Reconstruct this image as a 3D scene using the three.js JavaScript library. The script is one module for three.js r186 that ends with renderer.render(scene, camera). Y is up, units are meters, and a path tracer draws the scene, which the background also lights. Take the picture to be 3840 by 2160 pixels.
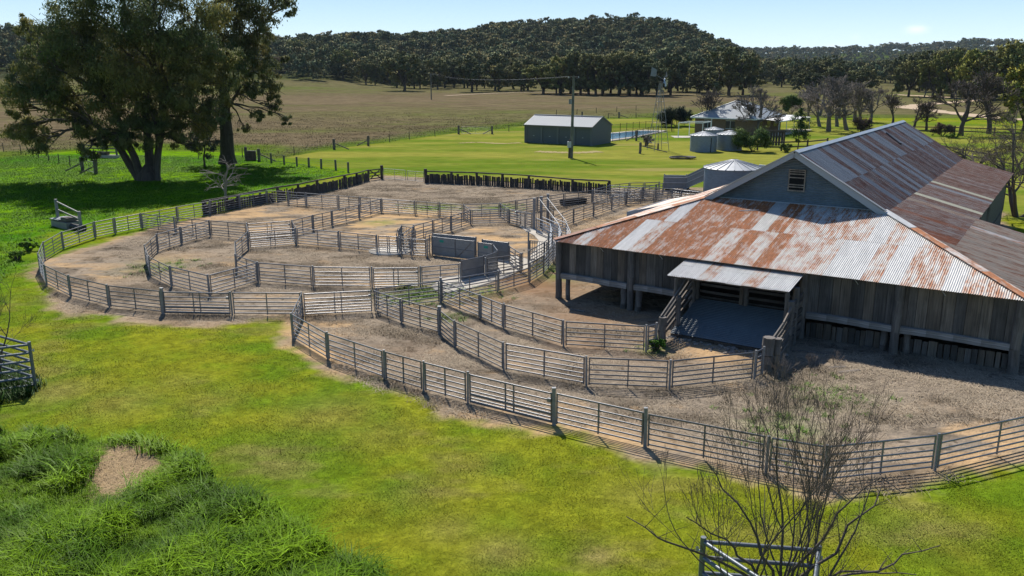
import * as THREE from 'three';
import { mergeGeometries } from 'three/addons/utils/BufferGeometryUtils.js';

// ---------------------------------------------------------------- camera, sky, sun, exposure
const scene = new THREE.Scene();
const camera = new THREE.PerspectiveCamera(37.24, 16 / 9, 0.2, 12000);
camera.position.set(0, 10.5, 0);
camera.rotation.x = -14.5 * Math.PI / 180;
const renderer = new THREE.WebGLRenderer({ antialias: true });
renderer.toneMapping = THREE.LinearToneMapping;
renderer.toneMappingExposure = 1.26;
renderer.shadowMap.enabled = true;
const SUN_EL = 48.5 * Math.PI / 180, SUN_AZ = -14.5 * Math.PI / 180;     // azimuth from -z towards +x
const sunDir = new THREE.Vector3(Math.sin(SUN_AZ) * Math.cos(SUN_EL), Math.sin(SUN_EL), -Math.cos(SUN_AZ) * Math.cos(SUN_EL));
const sun = new THREE.DirectionalLight(new THREE.Color().setRGB(1, 0.94, 0.84), 4.9);
sun.position.copy(sunDir).multiplyScalar(200); sun.position.z -= 50; sun.target.position.set(0, 0, -50);
sun.castShadow = true;
Object.assign(sun.shadow.camera, { left: -90, right: 90, top: 90, bottom: -90, near: 1, far: 500 });
sun.shadow.mapSize.set(4096, 4096); sun.shadow.bias = -0.0005;
scene.add(sun, sun.target);

// seeded random numbers and noise
function rand(seed) { let s = seed >>> 0; return () => { s = (s + 0x6d2b79f5) | 0; let t = Math.imul(s ^ (s >>> 15), 1 | s); t = (t + Math.imul(t ^ (t >>> 7), 61 | t)) ^ t; return ((t ^ (t >>> 14)) >>> 0) / 4294967296; }; }
const NT = 256, lattice = new Float32Array(NT * NT); { const r = rand(7); for (let i = 0; i < NT * NT; i++) lattice[i] = r(); }
function noise(x, y) {
  const xi = Math.floor(x), yi = Math.floor(y), fx = x - xi, fy = y - yi, u = fx * fx * (3 - 2 * fx), v = fy * fy * (3 - 2 * fy);
  const a = xi & 255, b = (xi + 1) & 255, c = (yi & 255) << 8, d = ((yi + 1) & 255) << 8;
  const p = lattice[a + c], q = lattice[b + c], r = lattice[a + d], s = lattice[b + d];
  return p + (q - p) * u + (r - p) * v + (p - q - r + s) * u * v;
}
function fbm(x, y, o) { let a = 0, w = 0.5, t = 0; for (let i = 0; i < o; i++) { a += w * noise(x, y); t += w; x = x * 2.03 + 17.3; y = y * 2.03 + 5.7; w *= 0.55; } return a / t; }
const clamp = (x, a = 0, b = 1) => Math.min(b, Math.max(a, x)), step = (a, b, x) => { const t = clamp((x - a) / (b - a)); return t * t * (3 - 2 * t); }, mix = (a, b, t) => a + (b - a) * t;

// sky: clear, pale towards the horizon and brighter towards the sun; a few tiny far clouds
{
  const W = 2048, H = 1024, d = new Float32Array(W * H * 4);
  const clouds = [[24.4, 2.12, 0.62, 0.2, 1], [21.1, 1.75, 0.3, 0.1, 0.5], [19.9, 1.15, 0.5, 0.14, 0.7], [23.2, 1.35, 0.45, 0.1, 0.6], [30.6, 1.2, 0.8, 0.18, 0.5], [-120, 3, 1, 0.3, 0.8], [140, 2.4, 0.9, 0.25, 0.8]];
  for (let j = 0; j < H; j++) for (let i = 0; i < W; i++) {
    const el = ((j + 0.5) / H - 0.5) * Math.PI, th = ((i + 0.5) / W - 0.5) * 2 * Math.PI;
    const x = Math.cos(el) * Math.cos(th), y = Math.sin(el), z = Math.cos(el) * Math.sin(th);
    const up = Math.max(0, y), c = x * sunDir.x + y * sunDir.y + z * sunDir.z;
    const k = 1 - Math.exp(-up * 9.5), k2 = 1 - Math.exp(-up * 4.4);
    let r = mix(mix(0.86, 0.27, k), 0.035, k2), g = mix(mix(1.0, 0.66, k), 0.095, k2), b = mix(mix(1.06, 0.92, k), 0.27, k2);
    const ang = Math.acos(clamp(c, -1, 1)), glow = 0.7 * Math.exp(-ang * 8) + 0.14 * Math.exp(-ang * 1.7);
    r += glow; g += glow * 0.9; b += glow * 0.8;
    const az = Math.atan2(x, -z) * 180 / Math.PI, e = el * 180 / Math.PI;
    if (e > 0 && e < 6) for (const [ca, ce, wx, wy, s] of clouds) {
      const q = ((az - ca) / wx) ** 2 + ((e - ce) / wy) ** 2;
      if (q < 4) { const a = s * Math.exp(-q * 1.6) * (0.5 + fbm(az * 9, e * 16, 3)); r = mix(r, 0.97, a * 0.8); g = mix(g, 1.0, a * 0.8); b = mix(b, 1.03, a * 0.8); }
    }
    if (y < 0) { const t = clamp(-y * 4); r = mix(r, 0.16, t); g = mix(g, 0.16, t); b = mix(b, 0.11, t); }
    const o = (j * W + i) * 4; d[o] = r; d[o + 1] = g; d[o + 2] = b; d[o + 3] = 1;
  }
  const t = new THREE.DataTexture(d, W, H, THREE.RGBAFormat, THREE.FloatType);
  t.mapping = THREE.EquirectangularReflectionMapping; t.magFilter = t.minFilter = THREE.LinearFilter; t.needsUpdate = true;
  scene.background = t; scene.environment = t; scene.backgroundIntensity = 1; scene.environmentIntensity = 1;
}
scene.fog = new THREE.FogExp2(new THREE.Color().setRGB(0.62, 0.74, 0.9), 0.00005);

// ---------------------------------------------------------------- naming and building helpers
const used = new Map();
function numbered(name) { const n = used.get(name) || 0; used.set(name, n + 1); return n ? name + '_' + String(n).padStart(3, '0') : name; }
function tag(o, label, category, group, kind) {
  const u = {}; if (label) u.label = label; if (category) u.category = category; if (group) u.group = group; if (kind) u.kind = kind;
  o.userData = u; return o;
}
function thing(name, label, category, [x, y, z] = [0, 0, 0], turn = 0, group) {
  const o = new THREE.Group(); o.name = numbered(name); o.position.set(x, y, z); o.rotation.y = turn; scene.add(o); return tag(o, label, category, group);
}
function mesh(name, geo, mat, parent) { const m = new THREE.Mesh(geo, mat); m.name = name; m.castShadow = m.receiveShadow = true; if (parent) parent.add(m); return m; }
function solo(name, geo, mat, label, category, group) { const m = mesh(numbered(name), geo, mat, scene); return tag(m, label, category, group); }
function structure(name, geo, mat, label) { const m = mesh(numbered(name), geo, mat, scene); return tag(m, label, undefined, undefined, 'structure'); }
const ORD = ['first', 'second', 'third', 'fourth', 'fifth', 'sixth', 'seventh', 'eighth', 'ninth', 'tenth', 'eleventh', 'twelfth', 'thirteenth', 'fourteenth', 'fifteenth', 'sixteenth'];
const nth = (i, n) => n === 1 ? 'the one' : i === 0 ? 'leftmost' : i === n - 1 ? 'rightmost' : ORD[i] + ' from left';

// a mesh builder that collects tapered tubes, boxes and quads
class MB {
  constructor() { this.p = []; this.n = []; this.t = []; this.i = []; }
  tube(a, b, ra, rb, sides = 5, v0 = 0) {
    const dx = b[0] - a[0], dy = b[1] - a[1], dz = b[2] - a[2], L = Math.hypot(dx, dy, dz) || 1e-6, d = [dx / L, dy / L, dz / L];
    const h = Math.abs(d[1]) < 0.9 ? [0, 1, 0] : [1, 0, 0];
    let ux = h[1] * d[2] - h[2] * d[1], uy = h[2] * d[0] - h[0] * d[2], uz = h[0] * d[1] - h[1] * d[0]; const l = Math.hypot(ux, uy, uz); ux /= l; uy /= l; uz /= l;
    const vx = d[1] * uz - d[2] * uy, vy = d[2] * ux - d[0] * uz, vz = d[0] * uy - d[1] * ux, s = this.p.length / 3;
    for (let k = 0; k <= sides; k++) {
      const q = k / sides * Math.PI * 2, c = Math.cos(q), e = Math.sin(q), x = ux * c + vx * e, y = uy * c + vy * e, z = uz * c + vz * e;
      this.p.push(a[0] + x * ra, a[1] + y * ra, a[2] + z * ra, b[0] + x * rb, b[1] + y * rb, b[2] + z * rb); this.n.push(x, y, z, x, y, z);
      this.t.push(k / sides * ra * 6.28, v0, k / sides * ra * 6.28, v0 + L);
      if (k < sides) { const o = s + k * 2; this.i.push(o, o + 2, o + 1, o + 1, o + 2, o + 3); }
    }
    return this;
  }
  cap(c, d, r, sides = 6) {                                     // a disc that closes a tube end
    const h = Math.abs(d[1]) < 0.9 ? new THREE.Vector3(0, 1, 0) : new THREE.Vector3(1, 0, 0), D = new THREE.Vector3(...d).normalize(), u = h.cross(D).normalize(), v = new THREE.Vector3().crossVectors(D, u), s = this.p.length / 3;
    this.p.push(c[0], c[1], c[2]); this.n.push(D.x, D.y, D.z); this.t.push(0, 0);
    for (let k = 0; k <= sides; k++) { const q = k / sides * 6.2832, x = Math.cos(q) * r, y = Math.sin(q) * r; this.p.push(c[0] + u.x * x + v.x * y, c[1] + u.y * x + v.y * y, c[2] + u.z * x + v.z * y); this.n.push(D.x, D.y, D.z); this.t.push(x, y); if (k) this.i.push(s, s + k, s + k + 1); }
    return this;
  }
  quad(a, b, c, d, u0 = 0, v0 = 0, u1, v1) {
    const e = [b[0] - a[0], b[1] - a[1], b[2] - a[2]], f = [d[0] - a[0], d[1] - a[1], d[2] - a[2]];
    const n = [e[1] * f[2] - e[2] * f[1], e[2] * f[0] - e[0] * f[2], e[0] * f[1] - e[1] * f[0]], l = Math.hypot(...n) || 1, s = this.p.length / 3;
    if (u1 === undefined) { u1 = u0 + Math.hypot(...e); v1 = v0 + Math.hypot(...f); }
    this.p.push(...a, ...b, ...c, ...d); for (let k = 0; k < 4; k++) this.n.push(n[0] / l, n[1] / l, n[2] / l);
    this.t.push(u0, v0, u1, v0, u1, v1, u0, v1); this.i.push(s, s + 1, s + 2, s, s + 2, s + 3); return this;
  }
  box(x0, y0, z0, x1, y1, z1, u = 0, v = 0) {                    // uv in metres, v along y (or along the long side)
    this.quad([x0, y0, z1], [x1, y0, z1], [x1, y1, z1], [x0, y1, z1], u, v); this.quad([x1, y0, z0], [x0, y0, z0], [x0, y1, z0], [x1, y1, z0], u + 1.3, v);
    this.quad([x1, y0, z1], [x1, y0, z0], [x1, y1, z0], [x1, y1, z1], u + 0.4, v); this.quad([x0, y0, z0], [x0, y0, z1], [x0, y1, z1], [x0, y1, z0], u + 0.7, v);
    this.quad([x0, y1, z1], [x1, y1, z1], [x1, y1, z0], [x0, y1, z0], u, v + 0.5); this.quad([x0, y0, z0], [x1, y0, z0], [x1, y0, z1], [x0, y0, z1], u, v + 0.9); return this;
  }
  beam(a, b, w, h, up = [0, 1, 0]) {                             // a squared bar from a to b
    const A = new THREE.Vector3(...a), B = new THREE.Vector3(...b), d = B.clone().sub(A).normalize(), U = new THREE.Vector3(...up); if (Math.abs(d.dot(U)) > 0.98) U.set(1, 0, 0.01);
    const s = new THREE.Vector3().crossVectors(d, U).normalize().multiplyScalar(w / 2), q = new THREE.Vector3().crossVectors(s, d).normalize().multiplyScalar(h / 2);
    const c = (P, i, j) => [P.x + s.x * i + q.x * j, P.y + s.y * i + q.y * j, P.z + s.z * i + q.z * j];
    const F = [[-1, -1], [1, -1], [1, 1], [-1, 1]];
    for (let k = 0; k < 4; k++) { const [i, j] = F[k], [m, n] = F[(k + 1) % 4]; this.quad(c(A, i, j), c(A, m, n), c(B, m, n), c(B, i, j), k * 0.3); }
    this.quad(c(A, -1, -1), c(A, -1, 1), c(A, 1, 1), c(A, 1, -1)); this.quad(c(B, -1, -1), c(B, 1, -1), c(B, 1, 1), c(B, -1, 1)); return this;
  }
  tri(a, b, c) { const s = this.p.length / 3, e = [b[0] - a[0], b[1] - a[1], b[2] - a[2]], f = [c[0] - a[0], c[1] - a[1], c[2] - a[2]], n = [e[1] * f[2] - e[2] * f[1], e[2] * f[0] - e[0] * f[2], e[0] * f[1] - e[1] * f[0]], l = Math.hypot(...n) || 1; this.p.push(...a, ...b, ...c); for (let k = 0; k < 3; k++) this.n.push(n[0] / l, n[1] / l, n[2] / l); this.t.push(a[0], a[1] + a[2], b[0], b[1] + b[2], c[0], c[1] + c[2]); this.i.push(s, s + 1, s + 2); return this; }
  geo() {
    const g = new THREE.BufferGeometry(); g.setAttribute('position', new THREE.Float32BufferAttribute(this.p, 3)); g.setAttribute('normal', new THREE.Float32BufferAttribute(this.n, 3));
    g.setAttribute('uv', new THREE.Float32BufferAttribute(this.t, 2)); g.setIndex(this.i); return g;
  }
}
const beamGeo = (a, b, w, h, up) => new MB().beam(a, b, w, h, up).geo();
const poleGeo = (a, b, r0, r1, s = 8) => { const d = [b[0] - a[0], b[1] - a[1], b[2] - a[2]]; return new MB().tube(a, b, r0, r1, s).cap(b, d, r1, s).cap(a, [-d[0], -d[1], -d[2]], r0, s).geo(); };
// a slightly crooked round log
function logGeo(a, b, r, seed, s = 8) {
  const R = rand(seed), m = new MB(), N = 5, P = [];
  for (let k = 0; k <= N; k++) { const t = k / N, j = k && k < N ? r * 0.35 : 0; P.push([mix(a[0], b[0], t) + (R() - 0.5) * j, mix(a[1], b[1], t) + (R() - 0.5) * j, mix(a[2], b[2], t) + (R() - 0.5) * j, r * (0.9 + R() * 0.2)]); }
  for (let k = 0; k < N; k++) m.tube(P[k], P[k + 1], P[k][3], P[k + 1][3], s, k);
  m.cap(P[N], [b[0] - a[0], b[1] - a[1], b[2] - a[2]], P[N][3], s); m.cap(P[0], [a[0] - b[0], a[1] - b[1], a[2] - b[2]], P[0][3], s); return m.geo();
}

// ---------------------------------------------------------------- textures and materials
function tex(w, h, f, srgb = true) {
  const d = new Uint8Array(w * h * 4), o = [0, 0, 0];
  for (let j = 0; j < h; j++) for (let i = 0; i < w; i++) { f(i / w, j / h, o); const k = (j * w + i) * 4; for (let c = 0; c < 3; c++) { const v = clamp(o[c]); d[k + c] = Math.round(255 * (srgb ? (v <= 0.0031308 ? v * 12.92 : 1.055 * Math.pow(v, 1 / 2.4) - 0.055) : v)); } d[k + 3] = 255; }
  const t = new THREE.DataTexture(d, w, h); t.wrapS = t.wrapT = THREE.RepeatWrapping; t.magFilter = t.minFilter = THREE.LinearFilter; if (srgb) t.colorSpace = THREE.SRGBColorSpace; t.needsUpdate = true; return t;
}
const scaled = (t, u, v) => { const c = t.clone(); c.repeat.set(u, v); c.needsUpdate = true; return c; };
// noise that tiles over the unit square
function tnoise(u, v, fx, fy, seed) { const x = u * fx, y = v * fy, xi = Math.floor(x), yi = Math.floor(y), a = x - xi, b = y - yi, s = a * a * (3 - 2 * a), t = b * b * (3 - 2 * b); const L = (i, j) => lattice[((((i % fx) + fx) % fx) * 7 + seed * 31 & 255) + ((((j % fy) + fy) % fy) * 3 + seed * 57 & 255) * 256]; return mix(mix(L(xi, yi), L(xi + 1, yi), s), mix(L(xi, yi + 1), L(xi + 1, yi + 1), s), t); }
const tf = (u, v, fx, fy, s) => 0.5 * tnoise(u, v, fx, fy, s) + 0.3 * tnoise(u, v, fx * 2, fy * 2, s + 1) + 0.2 * tnoise(u, v, fx * 4, fy * 4, s + 2);
const std = (o) => new THREE.MeshStandardMaterial({ side: THREE.DoubleSide, ...o });
const rgb = (r, g, b) => new THREE.Color().setRGB(r, g, b);

const woodT = tex(512, 512, (u, v, o) => { const g = tf(u, v, 40, 3, 3), h = tf(u, v, 110, 6, 9), k = tf(u, v, 4, 4, 5), c = (0.4 + 0.9 * g * (0.6 + 0.6 * h) - (h < 0.34 ? 0.22 : 0)) * (0.6 + 0.8 * k); o[0] = 0.165 * c + 0.02 * k; o[1] = 0.145 * c + 0.02 * k; o[2] = 0.125 * c + 0.024 * k; });
const woodB = tex(512, 512, (u, v, o) => { const h = tf(u, v, 110, 6, 9), g = tf(u, v, 40, 3, 3); o[0] = o[1] = o[2] = clamp(0.55 * g + 0.6 * h); }, false);
const wood = (r, g, b, bump = 0.012) => std({ map: scaled(woodT, 0.8, 0.35), bumpMap: scaled(woodB, 0.8, 0.35), bumpScale: bump, color: rgb(r, g, b), roughness: 0.9 });
const plankM = [wood(0.9, 0.9, 0.92), wood(0.62, 0.63, 0.66), wood(1.22, 1.14, 1.06), wood(0.46, 0.46, 0.47), wood(0.88, 0.8, 0.72)];
const logM = wood(1.0, 1.0, 1.03, 0.02), beamM = wood(1.7, 1.8, 1.95, 0.015), darkWoodM = wood(0.52, 0.48, 0.45), paleWoodM = wood(1.9, 1.8, 1.7);
const palingM = [wood(0.5, 0.47, 0.45), wood(0.38, 0.36, 0.35), wood(0.62, 0.58, 0.54)];
const steelT = tex(256, 256, (u, v, o) => { const a = tf(u, v, 8, 8, 2), b = tf(u, v, 40, 40, 8), c = 0.75 + 0.3 * a + 0.22 * (b - 0.5); o[0] = 0.40 * c; o[1] = 0.41 * c; o[2] = 0.43 * c; });
const steelM = std({ map: scaled(steelT, 2, 2), metalness: 0.45, roughness: 0.4, color: rgb(0.46, 0.46, 0.48) });
const steelMs = [steelM, std({ map: scaled(steelT, 2, 2), metalness: 0.45, roughness: 0.36, color: rgb(0.56, 0.56, 0.58) }), std({ map: scaled(steelT, 2, 2), metalness: 0.35, roughness: 0.48, color: rgb(0.4, 0.385, 0.375) })];
const postM = std({ map: scaled(steelT, 2, 2), metalness: 0.35, roughness: 0.5, color: rgb(0.6, 0.6, 0.61) });
const sheetSteelM = std({ map: scaled(steelT, 0.7, 0.7), metalness: 0.5, roughness: 0.42, color: rgb(0.62, 0.66, 0.7) });
const greenM = std({ color: rgb(0.01, 0.28, 0.2), roughness: 0.6 }), blackM = std({ color: rgb(0.012, 0.012, 0.014), roughness: 0.6 }), darkM = std({ color: rgb(0.006, 0.006, 0.007), roughness: 1 });
const whiteM = std({ color: rgb(0.72, 0.72, 0.7), roughness: 0.6 }), galvM = std({ map: scaled(steelT, 0.6, 0.6), metalness: 0.45, roughness: 0.4, color: rgb(1.25, 1.27, 1.3) });
const concT = tex(256, 256, (u, v, o) => { const a = tf(u, v, 5, 5, 12), b = tf(u, v, 50, 50, 4), c = 0.8 + 0.3 * a + 0.15 * (b - 0.5); o[0] = 0.46 * c; o[1] = 0.42 * c; o[2] = 0.36 * c; });
const concM = std({ map: scaled(concT, 0.25, 0.25), roughness: 0.95 });
const barkT = tex(256, 256, (u, v, o) => { const a = tf(u, v, 14, 3, 6), b = tf(u, v, 5, 2, 15), c = 0.45 + 0.9 * a; o[0] = (0.13 + 0.12 * b) * c; o[1] = (0.105 + 0.10 * b) * c; o[2] = (0.085 + 0.085 * b) * c; });
const barkB = tex(256, 256, (u, v, o) => { o[0] = o[1] = o[2] = tf(u, v, 14, 3, 6); }, false);
const barkM = std({ map: scaled(barkT, 0.5, 0.4), bumpMap: scaled(barkB, 0.5, 0.4), bumpScale: 0.05, roughness: 0.95 });
barkM.color.setRGB(0.45, 0.42, 0.4);
const darkBarkM = std({ map: scaled(barkT, 0.5, 0.4), bumpMap: scaled(barkB, 0.5, 0.4), bumpScale: 0.05, roughness: 0.95, color: rgb(0.32, 0.29, 0.27) });
const twigM = std({ color: rgb(0.085, 0.066, 0.058), roughness: 0.9 }), greyTwigM = std({ color: rgb(0.16, 0.135, 0.12), roughness: 0.9 }), deadM = std({ color: rgb(0.2, 0.175, 0.155), roughness: 0.9 });
// corrugated iron in four states: each texture runs 2.6 m up the slope (v) and 2.6 m across (u)
const iron = (rust, seed, dark) => tex(512, 512, (u, v, o) => {
  const s = tf(u, v, 30, 3, seed), b = tf(u, v, 10, 5, seed + 3), f = tf(u, v, 64, 20, seed + 5), m = clamp((0.52 * s + 0.36 * b + 0.28 * f - 1.06 + rust) * 3.6), w = tf(u, v, 26, 5, seed + 8);
  const z = 0.55 + 0.3 * w + 0.12 * f, k = 0.5 + 0.9 * tf(u, v, 30, 12, seed + 11);
  const R = dark ? [0.14 * k, 0.05 * k, 0.03 * k] : [0.35 * k, 0.128 * k, 0.045 * k], t = clamp(m * 1.6) * (1 - m), Z = dark ? [0.32 * z, 0.305 * z, 0.295 * z] : [0.68 * z, 0.655 * z, 0.62 * z];
  o[0] = mix(Z[0], R[0], m) + 0.05 * t; o[1] = mix(Z[1], R[1], m) + 0.025 * t; o[2] = mix(Z[2], R[2], m);
});
const ironMat = (t, o) => std({ map: scaled(t, 0.385, 0.385), roughness: 0.5, metalness: 0.3, ...o });
const zincT = iron(0.12, 21), lightT = iron(0.58, 33), rustyT = iron(0.76, 45), darkT = iron(0.67, 52, true), greyT = iron(0.4, 63, true), tanT = iron(0.52, 71, true);
const roofM = {
  zinc: ironMat(zincT, { color: rgb(1.12, 1.14, 1.16), metalness: 0.3, roughness: 0.42 }), light: ironMat(lightT, { metalness: 0.1, roughness: 0.6 }), rusty: ironMat(rustyT, { metalness: 0, roughness: 0.8 }),
  deep: ironMat(rustyT, { color: rgb(0.55, 0.42, 0.4), metalness: 0.08, roughness: 0.7 }), brown: ironMat(darkT, { metalness: 0.1, roughness: 0.62 }), grey: ironMat(greyT, { color: rgb(1.15, 1.2, 1.25), metalness: 0.25 }),
  red: ironMat(darkT, { color: rgb(0.85, 0.72, 0.66), metalness: 0.06, roughness: 0.7 }), tan: ironMat(tanT, { color: rgb(1.25, 1.1, 0.92), metalness: 0.08, roughness: 0.7 }), fibre: std({ color: rgb(0.46, 0.44, 0.33), roughness: 0.6 }),
};
const cladM = std({ map: scaled(steelT, 0.3, 0.3), color: rgb(0.36, 0.45, 0.52), metalness: 0.2, roughness: 0.6 });

// a sheet of corrugated iron in the plane P + s*S + t*T, between lo(s) and hi(s)
function corrugated(P, S, T, s0, s1, t0, t1, { lo, hi, lift = 0, pitch = 0.076, amp = 0.014, rows = 1, u0 = 0 } = {}) {
  const N = new THREE.Vector3().crossVectors(S, T).normalize(), n = Math.max(2, Math.round((s1 - s0) / (pitch / 6))), p = [], q = [], t = [], idx = [];
  for (let i = 0; i <= n; i++) {
    const s = mix(s0, s1, i / n), a = Math.max(t0, lo ? lo(s) : -1e9), b = Math.max(a, Math.min(t1, hi ? hi(s) : 1e9)), ph = s / pitch * 6.2832, w = Math.sin(ph) * amp + lift, sl = Math.cos(ph) * amp * 6.2832 / pitch;
    const m = N.clone().addScaledVector(S, -sl).normalize();
    for (let k = 0; k <= rows; k++) { const r = mix(a, b, k / rows); const v = P.clone().addScaledVector(S, s).addScaledVector(T, r).addScaledVector(N, w); p.push(v.x, v.y, v.z); q.push(m.x, m.y, m.z); t.push(s + u0, r + u0 * 1.7); }
    if (i) for (let k = 0; k < rows; k++) { const e = (i - 1) * (rows + 1) + k, f = i * (rows + 1) + k; idx.push(e, f, f + 1, e, f + 1, e + 1); }
  }
  const g = new THREE.BufferGeometry(); g.setAttribute('position', new THREE.Float32BufferAttribute(p, 3)); g.setAttribute('normal', new THREE.Float32BufferAttribute(q, 3)); g.setAttribute('uv', new THREE.Float32BufferAttribute(t, 2)); g.setIndex(idx); return g;
}
function roofPlane(parent, name, P, S, T, sMin, sMax, rows, lo, hi, width, pick, seed) {
  const R = rand(seed);
  rows.forEach(([a, b], r) => {
    let s = sMin - R() * width * 0.7, i = 0;
    while (s < sMax) {
      const e = Math.min(sMax, s + width), w0 = Math.max(sMin, s); let any = false;
      for (let k = 0; k <= 8; k++) { const x = mix(w0, e, k / 8); if (Math.min(b, hi(x)) - Math.max(a, lo(x)) > 0.03) any = true; }
      if (any && e - w0 > 0.05) mesh(name, corrugated(P, S, T, w0, e + (e < sMax ? 0.03 : 0), a + (R() - 0.5) * 0.03, b, { lo, hi, lift: 0.004 * (r + 1) + (i % 2) * 0.003, u0: Math.floor(R() * 40) * 0.61 }), roofM[pick(R, (w0 + e) / 2, r)], parent);
      s = e; i++;
    }
  });
}
const plantMat = (o) => new THREE.MeshPhysicalMaterial({ side: THREE.DoubleSide, vertexColors: true, specularIntensity: 0.25, ...o });
// ---------------------------------------------------------------- the ground
const yardP = [[-25.93,-43.42],[-22.72,-39.76],[-19.43,-35.88],[-17.25,-34.92],[-14.73,-34.34],[-11.81,-34.34],[-9.74,-35.03],[-8.55,-31.49],[-6.59,-28.89],[-4.25,-26.51],[-2.9,-25.49],[-1.32,-24.53],[1.31,-23.35],[3.68,-21.56],[6.66,-20.51],[7.93,-19.38],[10.97,-20.01],[15.92,-22.32],[21.01,-26.23],[27.15,-42.55],[37.34,-65.7],[18.03,-77.03],[13.18,-75.99],[8.63,-76.5],[-8.5,-83.91],[-13.08,-85.82],[-16.02,-74.97],[-19.39,-68.12],[-22.39,-62.02],[-24.69,-55.74],[-25.48,-51.28],[-26.38,-48.31]];
const lushP = [[-85.42,-103.37],[-61.26,-102.91],[-55.17,-114.19],[-33.85,-109.82],[-27.95,-101.09],[-16.76,-88.51],[-20.57,-74.97],[-27.72,-62.91],[-30.32,-56.46],[-27.99,-48.31],[-23.96,-37.97],[-32.75,-37.97]];
const midP = [[-28.19,-101.99],[-23.43,-114.76],[-20.08,-120.15],[-9.01,-142.35],[-3.27,-148.74],[12.49,-179.71],[33.21,-185.41],[41.95,-194.66],[70.81,-179.71],[107.9,-145.93],[42.98,-53.03],[17.79,-75.99],[8.69,-77.03],[-8.57,-84.54],[-13.27,-87.14],[-17.02,-89.91]];
const tallP = [[-20.31,-23.69],[-15.12,-23.35],[-13.95,-23.58],[-11.86,-22.91],[-10.12,-22.58],[-8.92,-21.81],[-7.62,-20.07],[-6.39,-19.18],[-5.3,-18.01],[-4.07,-17.03],[-3.27,-16.22],[-2.34,-15.37],[-10.69,-11.19]];
const hayP = [[-11.58,-21.18],[-11.37,-22.48],[-10.62,-22.58],[-9.66,-21.56],[-9.69,-20.62],[-9.5,-19.58],[-10.09,-19.42],[-10.85,-20.18]];
const tall2P = [[-23.37,-29.96],[-18.77,-29.66],[-17.48,-28.89],[-16.17,-27.62],[-15.83,-27.13],[-15.88,-26.23],[-16.43,-25.62],[-19.75,-24.9]];
const belt = [[-85.04,-102.91],[-61.26,-102.91],[-55.17,-114.19],[-33.54,-108.77],[-27.95,-101.09],[-23.43,-114.76],[-20.08,-120.15],[-9.01,-142.35],[-3.27,-148.74],[12.49,-179.71],[33.21,-185.41]];     // fence line between lawn and paddock
function sd(P, x, z) {                                           // signed distance to a polygon, negative inside
  let d = 1e9, inside = false;
  for (let i = 0, j = P.length - 1; i < P.length; j = i++) {
    const ax = P[i][0], az = P[i][1], bx = P[j][0], bz = P[j][1], ex = bx - ax, ez = bz - az, t = clamp(((x - ax) * ex + (z - az) * ez) / (ex * ex + ez * ez)), qx = ax + ex * t - x, qz = az + ez * t - z;
    d = Math.min(d, qx * qx + qz * qz);
    if ((az > z) !== (bz > z) && x < ex * (z - az) / ez + ax) inside = !inside;
  }
  return (inside ? -1 : 1) * Math.sqrt(d);
}
const boxOf = (P) => { const b = [1e9, 1e9, -1e9, -1e9]; for (const [x, z] of P) { b[0] = Math.min(b[0], x); b[1] = Math.min(b[1], z); b[2] = Math.max(b[2], x); b[3] = Math.max(b[3], z); } return b; };
const near = (P, B, x, z, m) => x < B[0] - m || x > B[2] + m || z < B[1] - m || z > B[3] + m ? 9 : sd(P, x, z);
const yB = boxOf(yardP), lB = boxOf(lushP), mB = boxOf(midP), tB = boxOf(tallP), t2B = boxOf(tall2P);
const sandy = [[-8.24,-58.72, 7.5, 1], [-11.17,-62.02, 4, .8], [0.05,-50.8, 4.5, 1], [-18.6,-62.02, 6, .75], [-4.32,-57.95, 3, .6], [-22.6,-43.42, 3, .6], [-25.51,-43.42, 3.5, 1], [-8.17,-30.41, 2.2, 1], [-9.11,-32.6, 2.5, .9], [0.3,-53.03, 2.5, .8], [-18.88,-46.74, 2, .5], [9.05,-63.81, 4, .7], [5.31,-58.72, 4, .5], [-29.32,-53.03, 3, .7], [3.79,-21.2, 2, .8], [0.14,-23.99, 1.6, .7], [2.89,-22.72, 1.5, .6], [13.66,-22.32, 2.5, .8], [9.68,-20.85, 2, .6], [7.67,-30.87, 1.4, .9]];
const reddish = [[1.03,-41.31, 3.2, .8], [3.7,-36, 2.5, .7], [-0.72,-39.39, 2, .6], [2.5,-31.59, 2, .5], [5.06,-31.11, 2, .4], [-4.24,-29.96, 2, .3]];
const greenish = [[-4.42,-39.39, 1.6, .9], [-6.22,-65.32, 1.8, .9], [-0.92,-65.32, 1.5, .8], [-19.4,-45.26, 1.8, .4], [-9.13,-58.72, 1.2, .6], [2.53,-43.42, 1.5, .7], [-1.68,-39.76, 1.3, .5], [1.77,-45.26, 1, .6], [10.32,-26.23, 1.5, .4], [7.99,-23.69, 1.3, .5], [5.44,-31.11, .6, .9], [-2.71,-35.39, .7, .6]];
const bareL = [[-16.66,-28.68, 1.1, .6], [-15.24,-26.76, 1.3, .8], [-12.73,-25.89, 1.5, .5], [-6.6,-21.81, 1.1, .6], [-0.25,-16.99, .8, .8], [1.87,-16.83, .6, .7], [-5.7,-24.9, 1.6, .5], [-2.41,-19.75, .9, .4], [-9.89,-25.89, 1.2, .4], [-1.17,-21.32, 1, .4], [-3.86,-23.41, 1.2, .35], [9.73,-18.01, 1.2, .5], [-11.47,-27.69, 1, .35], [3.04,-19.65, .9, .4], [-1.47,-18.01, .7, .5]];
const spot = (L, x, z) => { let a = 0; for (const [px, pz, r, k] of L) { const dx = x - px, dz = z - pz, q = (dx * dx + dz * dz) / (r * r); if (q < 4) a = Math.max(a, k * Math.exp(-q * 1.1)); } return a; };
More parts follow.
